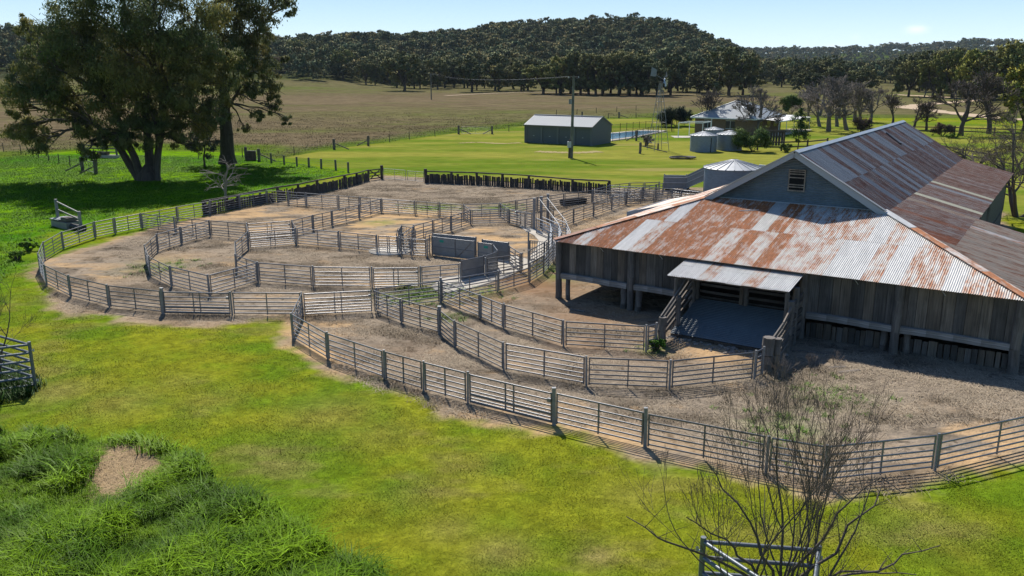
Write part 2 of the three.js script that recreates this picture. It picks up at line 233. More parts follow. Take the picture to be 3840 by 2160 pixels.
function kindAt(x, z) {                                          // weights of the kinds of ground at a place
  const w = (fbm(x * 0.45 + 9, z * 0.45, 3) - 0.5) * 2.4 + (noise(x * 2.3, z * 2.3) - 0.5) * 0.7;
  const y = step(0.45, -0.45, near(yardP, yB, x, z, 4) + w * 0.75), l = step(2, -2, near(lushP, lB, x, z, 6) + w * 1.8), m = step(1.2, -1.2, near(midP, mB, x, z, 4) + w * 0.6);
  const t = step(0.3, -0.3, near(tallP, tB, x, z, 3) + w * 0.2), far = z < -62 ? step(1, -1, sdBelt(x, z) + w * 0.6) : 0;
  return { y, l, m, t, far, w, d: y > 0 ? near(yardP, yB, x, z, 4) : 9 };
}
function sdBelt(x, z) {                                          // positive on the lawn side of the paddock fence
  for (let i = 1; i < belt.length; i++) if (x < belt[i][0]) { const [ax, az] = belt[i - 1], [bx, bz] = belt[i]; return z - mix(az, bz, (x - ax) / (bx - ax)); }
  return z - belt[belt.length - 1][1] - (x - belt[belt.length - 1][0]) * 0.02;
}
function groundColor(x, z, o, fine) {
  const K = kindAt(x, z);
  const n1 = fbm(x * 0.16, z * 0.16 + 40, 3), n2 = fbm(x * 0.7 + 80, z * 0.7, 3), n3 = fine ? noise(x * 6, z * 6) * 0.6 + noise(x * 15.1, z * 14.3) * 0.4 : 0.5, n4 = noise(x * 2.9 + 50, z * 2.9);
  // mown lawn in front: green, yellow-green and tired patches
  let g = step(0.30, 0.66, n1 * 0.5 + n2 * 0.5), r0 = mix(0.235, 0.135, g), g0 = mix(0.25, 0.215, g), b0 = mix(0.018, 0.012, g);
  const dry = clamp(step(0.56, 0.76, fbm(x * 0.5 + 20, z * 0.9 + 3, 4)) * 0.42 + spot(bareL, x, z) * 0.9);
  r0 = mix(r0, 0.27, dry * 0.75); g0 = mix(g0, 0.215, dry * 0.75); b0 = mix(b0, 0.085, dry * 0.75);
  const c0 = 0.62 + 0.5 * n3 + 0.25 * (n4 - 0.5); r0 *= c0; g0 *= c0; b0 *= c0;
  // the big lawn behind the yards
  if (K.m > 0) {
    const s = fbm(x * 0.035 + 3, z * 0.16, 4), q = fbm(x * 0.09, z * 0.3 + 77, 3), h = step(0.35, 0.65, s * 0.6 + q * 0.4), c = 0.85 + 0.3 * noise(x * 1.1, z * 2.3);
    let r = mix(0.11, 0.225, h) * c, gg = mix(0.165, 0.225, h) * c, b = mix(0.018, 0.042, h) * c; const p = step(0.66, 0.8, fbm(x * 0.06 + 31, z * 0.2, 4)) * 0.7; r = mix(r, 0.3, p); gg = mix(gg, 0.24, p); b = mix(b, 0.09, p);
    r0 = mix(r0, r, K.m); g0 = mix(g0, gg, K.m); b0 = mix(b0, b, K.m);
  }
  // rank green growth round the big trees
  if (K.l > 0) {
    const h = fbm(x * 0.11, z * 0.2, 4), c = 0.7 + 0.55 * noise(x * 1.7, z * 1.7) + 0.3 * (n3 - 0.5), e = step(0.4, 0.65, h); let r = mix(0.055, 0.12, e) * c, gg = mix(0.16, 0.235, e) * c, b = 0.007 * c;
    r0 = mix(r0, r, K.l); g0 = mix(g0, gg, K.l); b0 = mix(b0, b, K.l);
  }
  // paddock of dry stalks, green close to the fence
  if (K.far > 0) {
    const d = Math.max(0, -sdBelt(x, z)), s = fbm(x * 0.03, z * 0.06 + 9, 4), h = fbm(x * 0.006 + 2, z * 0.02, 4), c = 0.72 + 0.35 * noise(x * 0.35, z * 0.5) + 0.3 * (noise(x * 1.6, z * 1.1) - 0.5);
    let r = mix(0.13, 0.178, s) * c, gg = mix(0.104, 0.138, s) * c, b = mix(0.06, 0.084, s) * c;
    const gr = clamp(step(0.5, 0.7, h) * 0.35 + step(0.5, 0.75, fbm(x * 0.05 + 60, z * 0.11, 3)) * 0.3 + step(17, 3, d + (s - 0.5) * 26) * 0.9 + step(300, 420, Math.hypot(x, z) + (h - 0.5) * 200) * 0.4); const q = step(120, 260, Math.hypot(x, z)); r = mix(r, mix(0.095, 0.115, q) * c, gr); gg = mix(gg, mix(0.15, 0.13, q) * c, gr); b = mix(b, mix(0.015, 0.04, q) * c, gr);
    r0 = mix(r0, r, K.far); g0 = mix(g0, gg, K.far); b0 = mix(b0, b, K.far);
  }
  // bare and strawy ground in the yards
  if (K.y > 0) {
    const h = fbm(x * 0.33, z * 0.5, 4), q = fbm(x * 1.3 + 4, z * 1.9, 3), c = 0.72 + 0.34 * n3 + 0.34 * (q - 0.5) + 0.2 * (n4 - 0.5);
    let r = mix(0.21, 0.345, h) * c, gg = mix(0.172, 0.28, h) * c, b = mix(0.132, 0.21, h) * c;
    { const cl = 1 - 0.36 * step(0.5, 0.66, fbm(x * 0.55 + 70, z * 0.9, 4)); r *= cl; gg *= cl; b *= cl; }
    if (fine) { const dk = step(0.78, 0.86, noise(x * 4.3 + 31, z * 4.3)); r *= 1 - 0.5 * dk; gg *= 1 - 0.5 * dk; b *= 1 - 0.5 * dk; }
    const s = clamp(spot(sandy, x, z) * step(0.38, 0.62, fbm(x * 0.5, z * 1.1 + 30, 4)) * 1.15 + step(0.64, 0.78, fbm(x * 0.4 + 9, z * 0.7, 4)) * 0.5 + step(-1.5, -0.2, K.d + (q - 0.5) * 1.6) * 0.32), e = spot(reddish, x, z) * (0.5 + q), f = spot(greenish, x, z) * step(0.35, 0.6, q + n3 * 0.25);
    r = mix(r, 0.50 * (0.85 + 0.2 * n3), s); gg = mix(gg, 0.335 * (0.85 + 0.2 * n3), s); b = mix(b, 0.18 * (0.85 + 0.2 * n3), s);
    r = mix(r, 0.25, clamp(e)); gg = mix(gg, 0.15, clamp(e)); b = mix(b, 0.085, clamp(e)); r = mix(r, 0.11, f); gg = mix(gg, 0.19, f); b = mix(b, 0.03, f);
    r0 = mix(r0, r, K.y); g0 = mix(g0, gg, K.y); b0 = mix(b0, b, K.y);
  }
  if (K.t > 0) { const c = (0.6 + 0.6 * n2); r0 = mix(r0, 0.035 * c, K.t * (1 - hayAt(x, z))); g0 = mix(g0, 0.085 * c, K.t * (1 - hayAt(x, z))); b0 = mix(b0, 0.01, K.t); const a = hayAt(x, z); r0 = mix(r0, 0.4 * (0.65 + 0.5 * n3), a); g0 = mix(g0, 0.295 * (0.65 + 0.5 * n3), a); b0 = mix(b0, 0.17, a); }
  o[0] = r0; o[1] = g0; o[2] = b0;
}
const hayAt = (x, z) => z > -26 && x < -4 ? step(0.12, -0.12, sd(hayP, x, z) + (noise(x * 5, z * 5) - 0.5) * 0.3) : 0;
// height of the land: flat about the yards, rising to wooded hills
const DEG = 180 / Math.PI;
const crest = [[-60, 2.0], [-35, 1.95], [-31, 1.9], [-22, 1.7], [-15, 1.55], [-12, 1.8], [-9, 2.05], [-7.5, 2.15], [-4, 2.3], [0, 2.75], [3, 2.9], [6, 3.0], [9, 3.0], [11, 2.6], [13, 1.7], [14.5, 1.0], [16, 0.3], [20, 0], [60, 0]];
const crestAt = (a) => { for (let i = 1; i < crest.length; i++) if (a < crest[i][0]) { const t = clamp((a - crest[i - 1][0]) / (crest[i][0] - crest[i - 1][0])); return mix(crest[i - 1][1], crest[i][1], t * t * (3 - 2 * t)); } return 0; };
const ridge = [[-60, 1.1], [10, 1.1], [15, 1.05], [20, 1.12], [24, 1.22], [28, 1.42], [32, 1.1], [40, 1.2], [60, 1]];
const ridgeAt = (a) => { for (let i = 1; i < ridge.length; i++) if (a < ridge[i][0]) { const t = clamp((a - ridge[i - 1][0]) / (ridge[i][0] - ridge[i - 1][0])); return mix(ridge[i - 1][1], ridge[i][1], t * t * (3 - 2 * t)); } return 1; };
function landHeight(x, z) {
  const r = Math.hypot(x, z); if (r < 260) return 0;
  const a = Math.atan2(x, -z) * DEG, R = 950, E = crestAt(a); let h = 0;
  h += step(300, 640, r) * 5.5 * step(-5, -14, a);
  if (E > 0 && r > 470) { const top = Math.max(0, 10.5 + R * E / DEG - 13 - (h > 0 ? 2 : 0)); h += top * (r < R ? step(470, R, r) : step(R + 900, R, r)) * (0.93 + 0.14 * fbm(x * 0.006, z * 0.006, 3)); }
  if (r > 1300) { const top = 10.5 + 2600 * ridgeAt(a) / DEG - 14; h = Math.max(h, top * step(1400, 2600, r) * (0.96 + 0.08 * fbm(x * 0.002, z * 0.002, 3))); }
  return h;
}
{
  const soil = tex(256, 256, (u, v, o) => { o[0] = o[1] = o[2] = tf(u, v, 24, 24, 4); }, false);
  const sheet = (x0, x1, z0, z1, W, H, fine) => {                // colour of one rectangle of ground
    const o = [0, 0, 0], t = tex(W, H, (u, v, c) => { groundColor(mix(x0, x1, u), mix(z1, z0, v), o, fine); c[0] = o[0]; c[1] = o[1]; c[2] = o[2]; });
    t.wrapS = t.wrapT = THREE.ClampToEdgeWrapping; return t;
  };
  const flat = (x0, x1, z0, z1, y = 0) => { const g = new THREE.BufferGeometry(); g.setAttribute('position', new THREE.Float32BufferAttribute([x0, y, z1, x1, y, z1, x1, y, z0, x0, y, z0], 3)); g.setAttribute('normal', new THREE.Float32BufferAttribute([0, 1, 0, 0, 1, 0, 0, 1, 0, 0, 1, 0], 3)); g.setAttribute('uv', new THREE.Float32BufferAttribute([0, 0, 1, 0, 1, 1, 0, 1], 2)); g.setIndex([0, 1, 2, 0, 2, 3]); return g; };
  const mat = (t, w, h, b) => { const s = soil.clone(); s.repeat.set(w, h); s.needsUpdate = true; return plantMat({ vertexColors: false, specularIntensity: 0.0, map: t, bumpMap: s, bumpScale: b, roughness: 1 }); };
  const nearM = mat(sheet(-36, 36, -70, -8, 2048, 1764, true), 24, 20, 0.05), midM = mat(sheet(-120, 120, -230, -70, 2048, 1366, true), 60, 40, 0.06);
  structure('lawn', flat(-36, 36, -70, -8, 0), nearM, 'mown yellow green lawn in front of the yards');
  structure('grass_field', flat(-120, 120, -230, -70, 0), midM, 'green lawn behind the stockyards running out to dry paddock');
  // the bare ground inside the yards, one sheet on each side of z = -70
  const cut = (P, keep) => { const o = []; P.forEach((a, i) => { const b = P[(i + 1) % P.length], ka = keep * (a[1] + 70) > 0, kb = keep * (b[1] + 70) > 0; if (ka) o.push(a); if (ka !== kb) { const t = (-70 - a[1]) / (b[1] - a[1]); o.push([mix(a[0], b[0], t), -70]); } }); return o; };
  for (const [keep, x0, x1, z0, z1, m, what] of [[1, -36, 36, -70, -8, nearM, 'trampled straw covered ground of the stockyards'], [-1, -120, 120, -230, -70, midM, 'bare ground of the back yard beside the paling fence']]) {
    const g = new THREE.ShapeGeometry(new THREE.Shape(cut(yardP, keep).map(([x, z]) => new THREE.Vector2(Math.min(x, 35.9), -z)))); g.rotateX(-Math.PI / 2); g.translate(0, 0.005, 0);
    const p = g.attributes.position, uv = g.attributes.uv; for (let i = 0; i < p.count; i++) uv.setXY(i, (p.getX(i) - x0) / (x1 - x0), (z1 - p.getZ(i)) / (z1 - z0));
    structure('yard_ground', g, m, what);
  }
  const side = plantMat({ vertexColors: false, specularIntensity: 0, map: sheet(-120, 120, -230, 120, 512, 746, false), roughness: 1 });
  for (const [a, b, c, d] of [[-120, -36, -70, -8], [36, 120, -70, -8], [-120, 120, -8, 120]]) {
    const g = flat(a, b, c, d), uv = g.attributes.uv; for (let i = 0; i < 4; i++) { const p = g.attributes.position; uv.setXY(i, (p.getX(i) + 120) / 240, (120 - p.getZ(i)) / 350); } structure('lawn', g, side, 'grass round the edge of the property');
  }
  // the land beyond, out to the horizon
  const N = 220, A = 260, vc = [], p = [], t = [], idx = [], col = sheet(-700, 700, -1000, 200, 2048, 1755, false);
  const rad = (i) => 170 * Math.pow(28, i / N);
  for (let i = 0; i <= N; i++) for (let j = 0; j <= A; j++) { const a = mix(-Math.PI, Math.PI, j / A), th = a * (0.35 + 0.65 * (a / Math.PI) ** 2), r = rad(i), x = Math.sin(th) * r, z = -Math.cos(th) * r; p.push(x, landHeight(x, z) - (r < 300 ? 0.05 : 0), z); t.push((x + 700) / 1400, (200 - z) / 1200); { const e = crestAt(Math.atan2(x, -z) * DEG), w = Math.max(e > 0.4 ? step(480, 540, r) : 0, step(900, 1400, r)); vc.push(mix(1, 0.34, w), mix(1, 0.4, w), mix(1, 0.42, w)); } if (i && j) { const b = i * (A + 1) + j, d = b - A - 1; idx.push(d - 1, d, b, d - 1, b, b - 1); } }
  const g = new THREE.BufferGeometry(); g.setAttribute('position', new THREE.Float32BufferAttribute(p, 3)); g.setAttribute('uv', new THREE.Float32BufferAttribute(t, 2)); g.setAttribute('color', new THREE.Float32BufferAttribute(vc, 3)); g.setIndex(idx); g.computeVertexNormals();
  col.wrapS = col.wrapT = THREE.MirroredRepeatWrapping;
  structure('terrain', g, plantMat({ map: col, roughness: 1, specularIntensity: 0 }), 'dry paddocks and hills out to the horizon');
}
// dirt tracks across the paddocks and the pale concrete in the yards
function ribbon(pts, w, y, jag = 0, seed = 1) {
  const c = new THREE.CatmullRomCurve3(pts.map(([x, z]) => new THREE.Vector3(x, 0, z))), N = Math.max(24, pts.length * 10), m = new MB(), R = rand(seed); let o;
  for (let i = 0; i <= N; i++) { const p = c.getPoint(i / N), d = c.getTangent(i / N), k = w / 2 * (1 + (R() - 0.5) * jag), a = [p.x - d.z * k, 0, p.z + d.x * k], b = [p.x + d.z * k, 0, p.z - d.x * k]; a[1] = y + landHeight(a[0], a[2]); b[1] = y + landHeight(b[0], b[2]); if (o) m.quad(o[0], o[1], b, a); o = [a, b]; }
  return m.geo();
}
const dirtM = std({ map: scaled(concT, 0.05, 0.05), color: rgb(1.05, 0.86, 0.66), roughness: 1 });
const wornM = plantMat({ vertexColors: false, specularIntensity: 0, map: scaled(concT, 0.2, 0.2), color: rgb(0.75, 0.68, 0.4), roughness: 1 });
structure('dirt_track', ribbon([[-24.95,-327.09],[-16.85,-343.69],[-6.19,-359.31],[7.06,-370.53],[22.19,-370.53],[43.36,-351.33],[67.39,-343.69],[85.81,-336.38],[92.15,-331.67]], 2.2, 0.08, 0.5, 3), dirtM, 'pale dirt track along the foot of the wooded hill');
structure('dirt_track', ribbon([[148.99,-341.22],[152.22,-327.09],[154.15,-305.96],[150.24,-283.91],[131.55,-264.81],[111.96,-242.98],[105.24,-233.35],[104.78,-222.32],[103.78,-212.27],[103.19,-197.95],[102.93,-182.51],[110.95,-171.78]], 5.5, 0.08, 0.5, 4), dirtM, 'winding sandy track beyond the bare garden trees');
structure('dirt_track', ribbon([[3.16,-110.34],[5.65,-109.29],[8.13,-108.77],[11.3,-110.34]], 1.8, 0.03, 0.9, 5), wornM, 'worn strip of dirt in front of the grey machinery shed');
structure('dirt_track', ribbon([[-7.51,-122.71],[-5.02,-124.03],[-1.57,-122.06],[1.25,-123.37]], 1.0, 0.03, 1, 6), wornM, 'worn dirt patch on the back lawn left of the machinery shed');
function slab(P, y, h = 0.12) { const s = new THREE.Shape(P.map(([x, z]) => new THREE.Vector2(x, -z))), g = new THREE.ExtrudeGeometry(s, { depth: h, bevelEnabled: true, bevelThickness: 0.02, bevelSize: 0.02, bevelSegments: 1 }); g.rotateX(-Math.PI / 2); g.translate(0, y, 0); return g; }
structure('concrete_path', slab([[-3.97,-40.76],[-3.6,-42.22],[-2.65,-43.25],[-1.58,-45.45],[-0.14,-48.31],[0.54,-47.25],[1.26,-46.54],[0.9,-44.88],[-0.73,-42.05],[-2.09,-40.29],[-3.36,-39.24]], -0.08), concM, 'pale concrete floor of the drafting yard');
structure('concrete_path', slab([[0.49,-57.34],[1.13,-57.19],[1.68,-55.74],[2.44,-53.82],[2.69,-51.53],[2.11,-48.31],[1.38,-46.54],[0.94,-47.25],[1.41,-49.41],[1.68,-52.27],[1.45,-53.95],[0.99,-55.18]], -0.08), concM, 'curved concrete path through the race');
{ const P = [], [cx, cz] = [-7.15,-49.19]; for (let k = 0; k < 24; k++) P.push([cx + Math.cos(k / 24 * 6.283) * 1.25, cz + Math.sin(k / 24 * 6.283) * 1.1]); structure('concrete_pad', slab(P, -0.08), concM, 'round concrete pad beside the drafting gates'); }
// ---------------------------------------------------------------- the steel stockyards
const unitRail = (() => { const m = new MB(); m.tube([-0.5, 0, 0], [0.5, 0, 0], 1, 1, 8); const g = m.geo(); return g; })();
const unitPost = new MB().box(-0.5, 0, -0.5, 0.5, 1, 0.5).geo();
let steelNow = steelM; const yardR = rand(17);
function rail(L, y, h, d, parent, name = 'rail', x = 0) { const m = mesh(name, unitRail, steelNow, parent); m.scale.set(L, h / 2, d / 2); m.position.set(x, y, 0); return m; }
function upright(x, h, w, parent, name = 'upright', y = 0.06) { const m = mesh(name, unitPost, steelNow, parent); m.scale.set(w, h - y, w * 0.8); m.position.set(x, y, 0); return m; }
const RAILS = [0.12, 0.28, 0.44, 0.61, 0.79, 1.02];
const postPlaces = [];
function steelPost(x, z, label, thick = 0.095, h = 1.1) {
  for (const q of postPlaces) if (Math.hypot(q[0] - x, q[1] - z) < 0.42) return;
  postPlaces.push([x, z]);
  const m = new MB(); m.box(-thick / 2, -0.2, -thick / 2, thick / 2, h, thick / 2); m.box(-thick * 0.56, h, -thick * 0.56, thick * 0.56, h + 0.02, thick * 0.56);
  const o = solo('yard_post', m.geo(), postM, label, 'post', 'steel posts of the stockyards'); o.position.set(x, 0, z); o.rotation.set((yardR() - 0.5) * 0.05, 0, (yardR() - 0.5) * 0.05); return o;
}
const frameOf = (a, b) => ({ L: Math.hypot(b[0] - a[0], b[1] - a[1]), mid: [(a[0] + b[0]) / 2, 0, (a[1] + b[1]) / 2], turn: Math.atan2(-(b[1] - a[1]), b[0] - a[0]) });
function panel(a, b, kind, label, gap = 0.15) {
  const { L, mid, turn } = frameOf(a, b), l = L - gap, gate = kind === 'gate' || kind === 'low';
  const o = thing(gate ? 'yard_gate' : 'sheep_hurdle', label, gate ? 'gate' : 'fence panel', mid, turn, gate ? undefined : 'steel panels of the stockyards');
  steelNow = steelMs[Math.floor(yardR() * 3)]; o.rotation.z = (yardR() - 0.5) * 0.014; o.rotation.x = (yardR() - 0.5) * 0.03;
  for (const s of [-1, 1]) upright(s * (l / 2 - 0.02), 1.04, 0.042, o);
  const hs = gate ? [0.1, 0.22, 0.34, 0.47, 0.61, 0.78, 1.0] : RAILS;
  hs.forEach((y, i) => rail(l - 0.03, y + (yardR() - 0.5) * 0.012, kind === 'low' && (i === 0 || i === 2) ? 0.1 : i === hs.length - 1 ? 0.06 : 0.052, 0.045, o));
  if (gate) { upright(-0.05 * l, 1.0, 0.04, o); upright(0.05 * l, 1.0, 0.04, o); const k = mesh('latch', new MB().box(-0.06, -0.05, -0.05, 0.06, 0.05, 0.05).geo(), postM, o); k.position.set(l / 2 - 0.07, 0.8, 0.03); }
  else if (l > 1.6) upright(0, 1.0, 0.042, o);
  return o;
}
function run(where, pts, kinds = {}, first = 0) {
  const n = pts.length - 1;
  for (let i = 0; i < n; i++) {
    const k = kinds[i]; if (k === 'none') continue;
    panel(pts[i], pts[i + 1], k, `${k === 'gate' || k === 'low' ? 'steel gate' : 'steel panel'}, ${nth(i, n)} ${where}`);
  }
  pts.forEach(([x, z], i) => steelPost(x, z, `steel post, ${nth(i, n + 1)} ${where}`, kinds['p' + i] ? kinds['p' + i] * 0.8 : 0.062, kinds['p' + i] ? 1.18 : 1.07));
}
run('of the curved outer fence at the near left', [[-23.07,-41.08],[-20.78,-38.86],[-18.13,-37.07],[-15.29,-36.02],[-12.2,-35.82],[-9.09,-35.7]], { 3: 'low', p3: 0.15 });
run('of the outer fence round the far left of the yards', [[-23.07,-41.08],[-24.83,-43.77],[-26.14,-46.71],[-26.67,-49.78],[-26.35,-53.13],[-25.74,-54.6],[-24.77,-56.41],[-23.41,-59.18],[-22.07,-61.93],[-20.82,-64.87],[-19.43,-67.36]]);
run('of the cross fence in front of the back yard', [[-19.43,-67.36],[-17.6,-66.8],[-15.99,-65.93],[-13.24,-64.66],[-11.46,-63.84],[-9.7,-62.98],[-7.07,-61.87],[-5.24,-60.93],[-3.47,-60.29],[-0.88,-60.93]]);
run('of the far lane fence past the black trough', [[-0.88,-60.93],[0.32,-62.16],[1.88,-63.64],[4.04,-65.71],[6.38,-67.56],[8.08,-70.53]]);
run('of the near lane fence leading up to the loading ramp', [[2.55,-55.16],[4.25,-58.39],[5.9,-61.21],[7.53,-63.98],[8.92,-66.45],[10.63,-69.21],[11.97,-70.9],[12.73,-71.78]]);
run('of the short gates closing the lane by the paling fence', [[6.38,-67.56],[8.92,-66.45]], { 0: 'gate' });
run('of the bars behind the lane gate by the paling fence', [[8.08,-70.53],[10.63,-69.21]], { 0: 'gate' });
run('of the rear lane fence against the back lawn', [[8.08,-70.53],[9.91,-71.96],[11.18,-72.09],[12.55,-72.55]]);
run('of the fence running from the lane behind the woolshed', [[8.92,-66.45],[11.28,-67.14],[13.43,-67.81],[14.69,-66.8],[16.43,-64.87]]);
run('of the fence between the loading ramp and the woolshed', [[10.63,-69.21],[12.82,-68.39],[14.73,-66.58],[16.33,-64.45]]);
run('of the dividing fence behind the inner yard', [[-14.04,-53.78],[-13.14,-55.67],[-12.23,-57.41],[-10.88,-60.29],[-9.7,-62.98]]);
run('of the left cross fence behind the round pen', [[-24.77,-56.41],[-21.93,-54.87],[-19.25,-53.74],[-16.61,-52.71],[-14.03,-53.71]], { 3: 'gate' });
run('of the round pen, far side,', [[-18.73,-43.03],[-20.13,-45.91],[-20.76,-49.04],[-20.2,-51.3],[-19.25,-53.74]]);
run('of the round pen, near side,', [[-18.73,-43.03],[-16.76,-40.76],[-14.25,-38.98],[-12.75,-41.7]]);
run('of the short fence on the left of the inner yard', [[-12.75,-41.7],[-14.4,-43.48],[-15.48,-46.84],[-15.67,-49.91],[-16.61,-52.71]]);
run('of the gateway fence between the inner yard and the pens behind', [[-15.67,-49.91],[-13.11,-51.11]], { 0: 'gate' });
run('of the pair joining the dividing fence to the inner yard', [[-14.04,-53.78],[-13.11,-51.11]]);
run('of the inner yard fence leading to the drafting gates', [[-13.11,-51.11],[-10.27,-49.94],[-7.84,-48.8],[-6.52,-48.5]], { 2: 'gate' });
run('of the inner yard fence facing the lawn', [[-12.75,-41.7],[-9.79,-40.76],[-6.85,-40.56],[-4.5,-40.67],[-2.56,-41.37]], { 2: 'gate' });
run('of the outer fence curving round the concrete to the shed', [[-6.01,-36.5],[-3.28,-37.92],[-0.69,-39.78],[0.88,-41.52],[1.66,-43.48],[2.27,-46.05],[2.52,-47.96]], { p1: 0.13 });
run('of the pen fence running up behind the drafting race', [[-6.39,-49.29],[-6.08,-51.91],[-5.03,-53.78],[-4,-55.42],[-2.8,-57.83],[-0.22,-58.27],[0.9,-56.45],[1.38,-56.45]]);
run('of the first short link to the cross fence', [[-3.47,-60.29],[-2.8,-57.83]]);
run('of the second short link to the cross fence', [[-0.88,-60.93],[-0.22,-58.27],[1.37,-56.58]]);
run('of the rails behind the solid race sheets', [[-0.15,-45.72],[0.49,-43.75]]);
run('of the rails in front of the concrete beside the race', [[-1.34,-42.62],[0.49,-43.67],[0.59,-44.12]]);
run('of the gateway between the outer fence and the lawn yard', [[-9.09,-35.7],[-6.09,-36.24]], { 0: 'gate', p0: 0.12, p1: 0.12 });
run('of the front fence along the lawn', [[-9.09,-35.7],[-8.74,-32.5],[-6.82,-29.99],[-4.42,-27.91],[-2.95,-26.79],[-1.42,-25.74],[1.27,-24.02],[3.79,-22.47],[6.77,-20.85],[8.12,-20.3],[11.34,-20.98],[15.65,-22.79]], { 5: 'low', p6: 0.14, p7: 0.12 });
run('of the middle fence across the straw yard', [[-6.09,-36.24],[-4.67,-34.67],[-2.93,-33.07],[-2.21,-31.48],[-0.29,-28.79],[2.52,-27.27],[5.28,-26.91],[8.38,-27.87],[8.77,-28.28]], { p2: 0.16 });
run('of the inner fence to the shed ramp', [[-3.28,-37.92],[-1.37,-35.32],[-0.35,-33.89],[2,-31.52],[5.09,-30.84],[5.53,-31.18]]);
run('of the inside fence of the curved race', [[0.89,-44.47],[1.81,-46.87],[2.36,-48.92]]);
// three side walls of the curved race, with rails bent to the curve
[[[[1.59,-54.66],[2.38,-52.71],[2.39,-50.29],[2.12,-48.44]], 'left'], [[[1.99,-55.16],[2.89,-52.6],[2.92,-49.78],[2.61,-47.96]], 'middle'], [[[2.55,-55.16],[3.41,-52.95],[3.47,-49.84],[3.21,-47.73]], 'right']].forEach(([pts, side]) => {
  const o = thing('race_barrier', `bent galvanised rails forming the ${side} side of the curved race`, 'fence panel', [pts[0][0], 0, pts[0][1]]), L = pts.map(([x, z]) => [x - pts[0][0], z - pts[0][1]]);
  for (const y of RAILS) { const m = new MB(); for (let i = 1; i < L.length; i++) m.tube([L[i - 1][0], y, L[i - 1][1]], [L[i][0], y, L[i][1]], 0.022, 0.022, 6); mesh('rail', m.geo(), galvM, o); }
  for (const [x, z] of L) mesh('upright', new MB().box(x - 0.035, -0.1, z - 0.035, x + 0.035, 1.05, z + 0.035).geo(), postM, o);
});
// tall posts at the head of the race, the outer ones braced with light ropes
[[1.47,-56.17, 2.1, 'leftmost'], [1.96,-56.9, 2.1, 'middle'], [2.5,-59.04, 1.95, 'rightmost']].forEach(([x, z, h, w]) => { const o = solo('gate_post', new MB().box(-0.09, -0.2, -0.09, 0.09, h, 0.09).box(-0.1, h, -0.1, 0.1, h + 0.02, 0.1).geo(), postM, `tall square steel post, ${w} of the three at the head of the race`, 'post'); o.position.set(x, 0, z); });
for (const [a, b, w] of [[[1.84,-56.86], [2.91,-52.85], 'left'], [[2.37,-57.52], [3.47,-53.42], 'right']]) solo('rope', new MB().tube([a[0], 1.95, a[1]], [b[0], 1.0, b[1]], 0.02, 0.02, 5).geo(), whiteM, `pale ${w} rope slung from a tall race post down to the rails`, 'rope');
for (const [x, z, h, w] of [[0.9,-45.89, 1.82, 'left'], [1.95,-44.79, 1.95, 'right']]) { const o = thing('gate_post', `slim tall steel post with a round cap, the ${w} one by the shed corner`, 'post', [x, 0, z]); mesh('shaft', poleGeo([0, -0.2, 0], [0, h, 0], 0.05, 0.045), postM, o); mesh('cap', poleGeo([0, h, 0], [0, h + 0.035, 0], 0.14, 0.13, 12), galvM, o); }
// drafting gates of upright bars
function barGate(a, b, h, label) {
  const { L, mid, turn } = frameOf(a, b), o = thing('drafting_gate', label, 'gate', mid, turn), n = Math.max(3, Math.round(L / 0.16));
  for (const y of [0.1, 0.55, h]) rail(L, y, 0.04, 0.035, o);
  for (let i = 0; i <= n; i++) upright((i / n - 0.5) * L, h, i % n ? 0.024 : 0.06, o, i % n ? 'bar' : 'upright');
}
barGate([1,-46.74], [1.92,-46.23], 1.15, 'barred drafting gate between the two capped posts by the shed corner');
barGate([1.52,-56.46], [2.43,-57.19], 1.1, 'barred drafting gate between the tall posts at the head of the race');
barGate([2.49,-58.72], [2.81,-57.34], 1.05, 'small barred gate right of the tall race posts');
barGate([-6.72,-49.75], [-6.74,-51.53], 1.15, 'barred drafting gate at the left end of the solid race');
barGate([-6.74,-51.53], [-5.98,-50.8], 1.1, 'barred drafting gate behind the slide frame of the race');
// the handling race: slide frames, then sides of solid sheet
function bentFrame(x, z, turn, label) {
  const o = thing('slide_frame', label, 'frame', [x, 0, z], turn);
  for (const s of [-0.3, 0.3]) { const m = new MB(); m.tube([s, -0.05, 0], [s * 0.8, 0.3, 0], 0.035, 0.035, 6).tube([s * 0.8, 0.3, 0], [s, 1.15, 0], 0.035, 0.035, 6); mesh('upright', m.geo(), postM, o); }
  for (const y of [0.2, 0.38, 0.56, 0.74, 0.92, 1.12]) rail(0.6, y, 0.035, 0.035, o);
  mesh('handle', new MB().tube([-0.25, 1.15, 0], [-0.1, 1.42, 0], 0.02, 0.02, 5).tube([-0.1, 1.42, 0], [0.05, 1.42, 0], 0.02, 0.02, 5).geo(), postM, o);
}
bentFrame(-6.59,-48.97, 1.2, 'steel slide frame with a bent handle at the left end of the race');
bentFrame(-6.24,-48.97, 0.1, 'steel slide frame, second from the left end of the race');
bentFrame(-5.79,-49.53, 1.3, 'steel slide frame in the middle of the drafting gates');
bentFrame(-4.85,-48.09, 1.25, 'steel slide frame hard against the solid race sheets');
run('of the low rails between the slide frames', [[-6.42,-47.96],[-5.72,-47.73],[-4.81,-47.5]]);
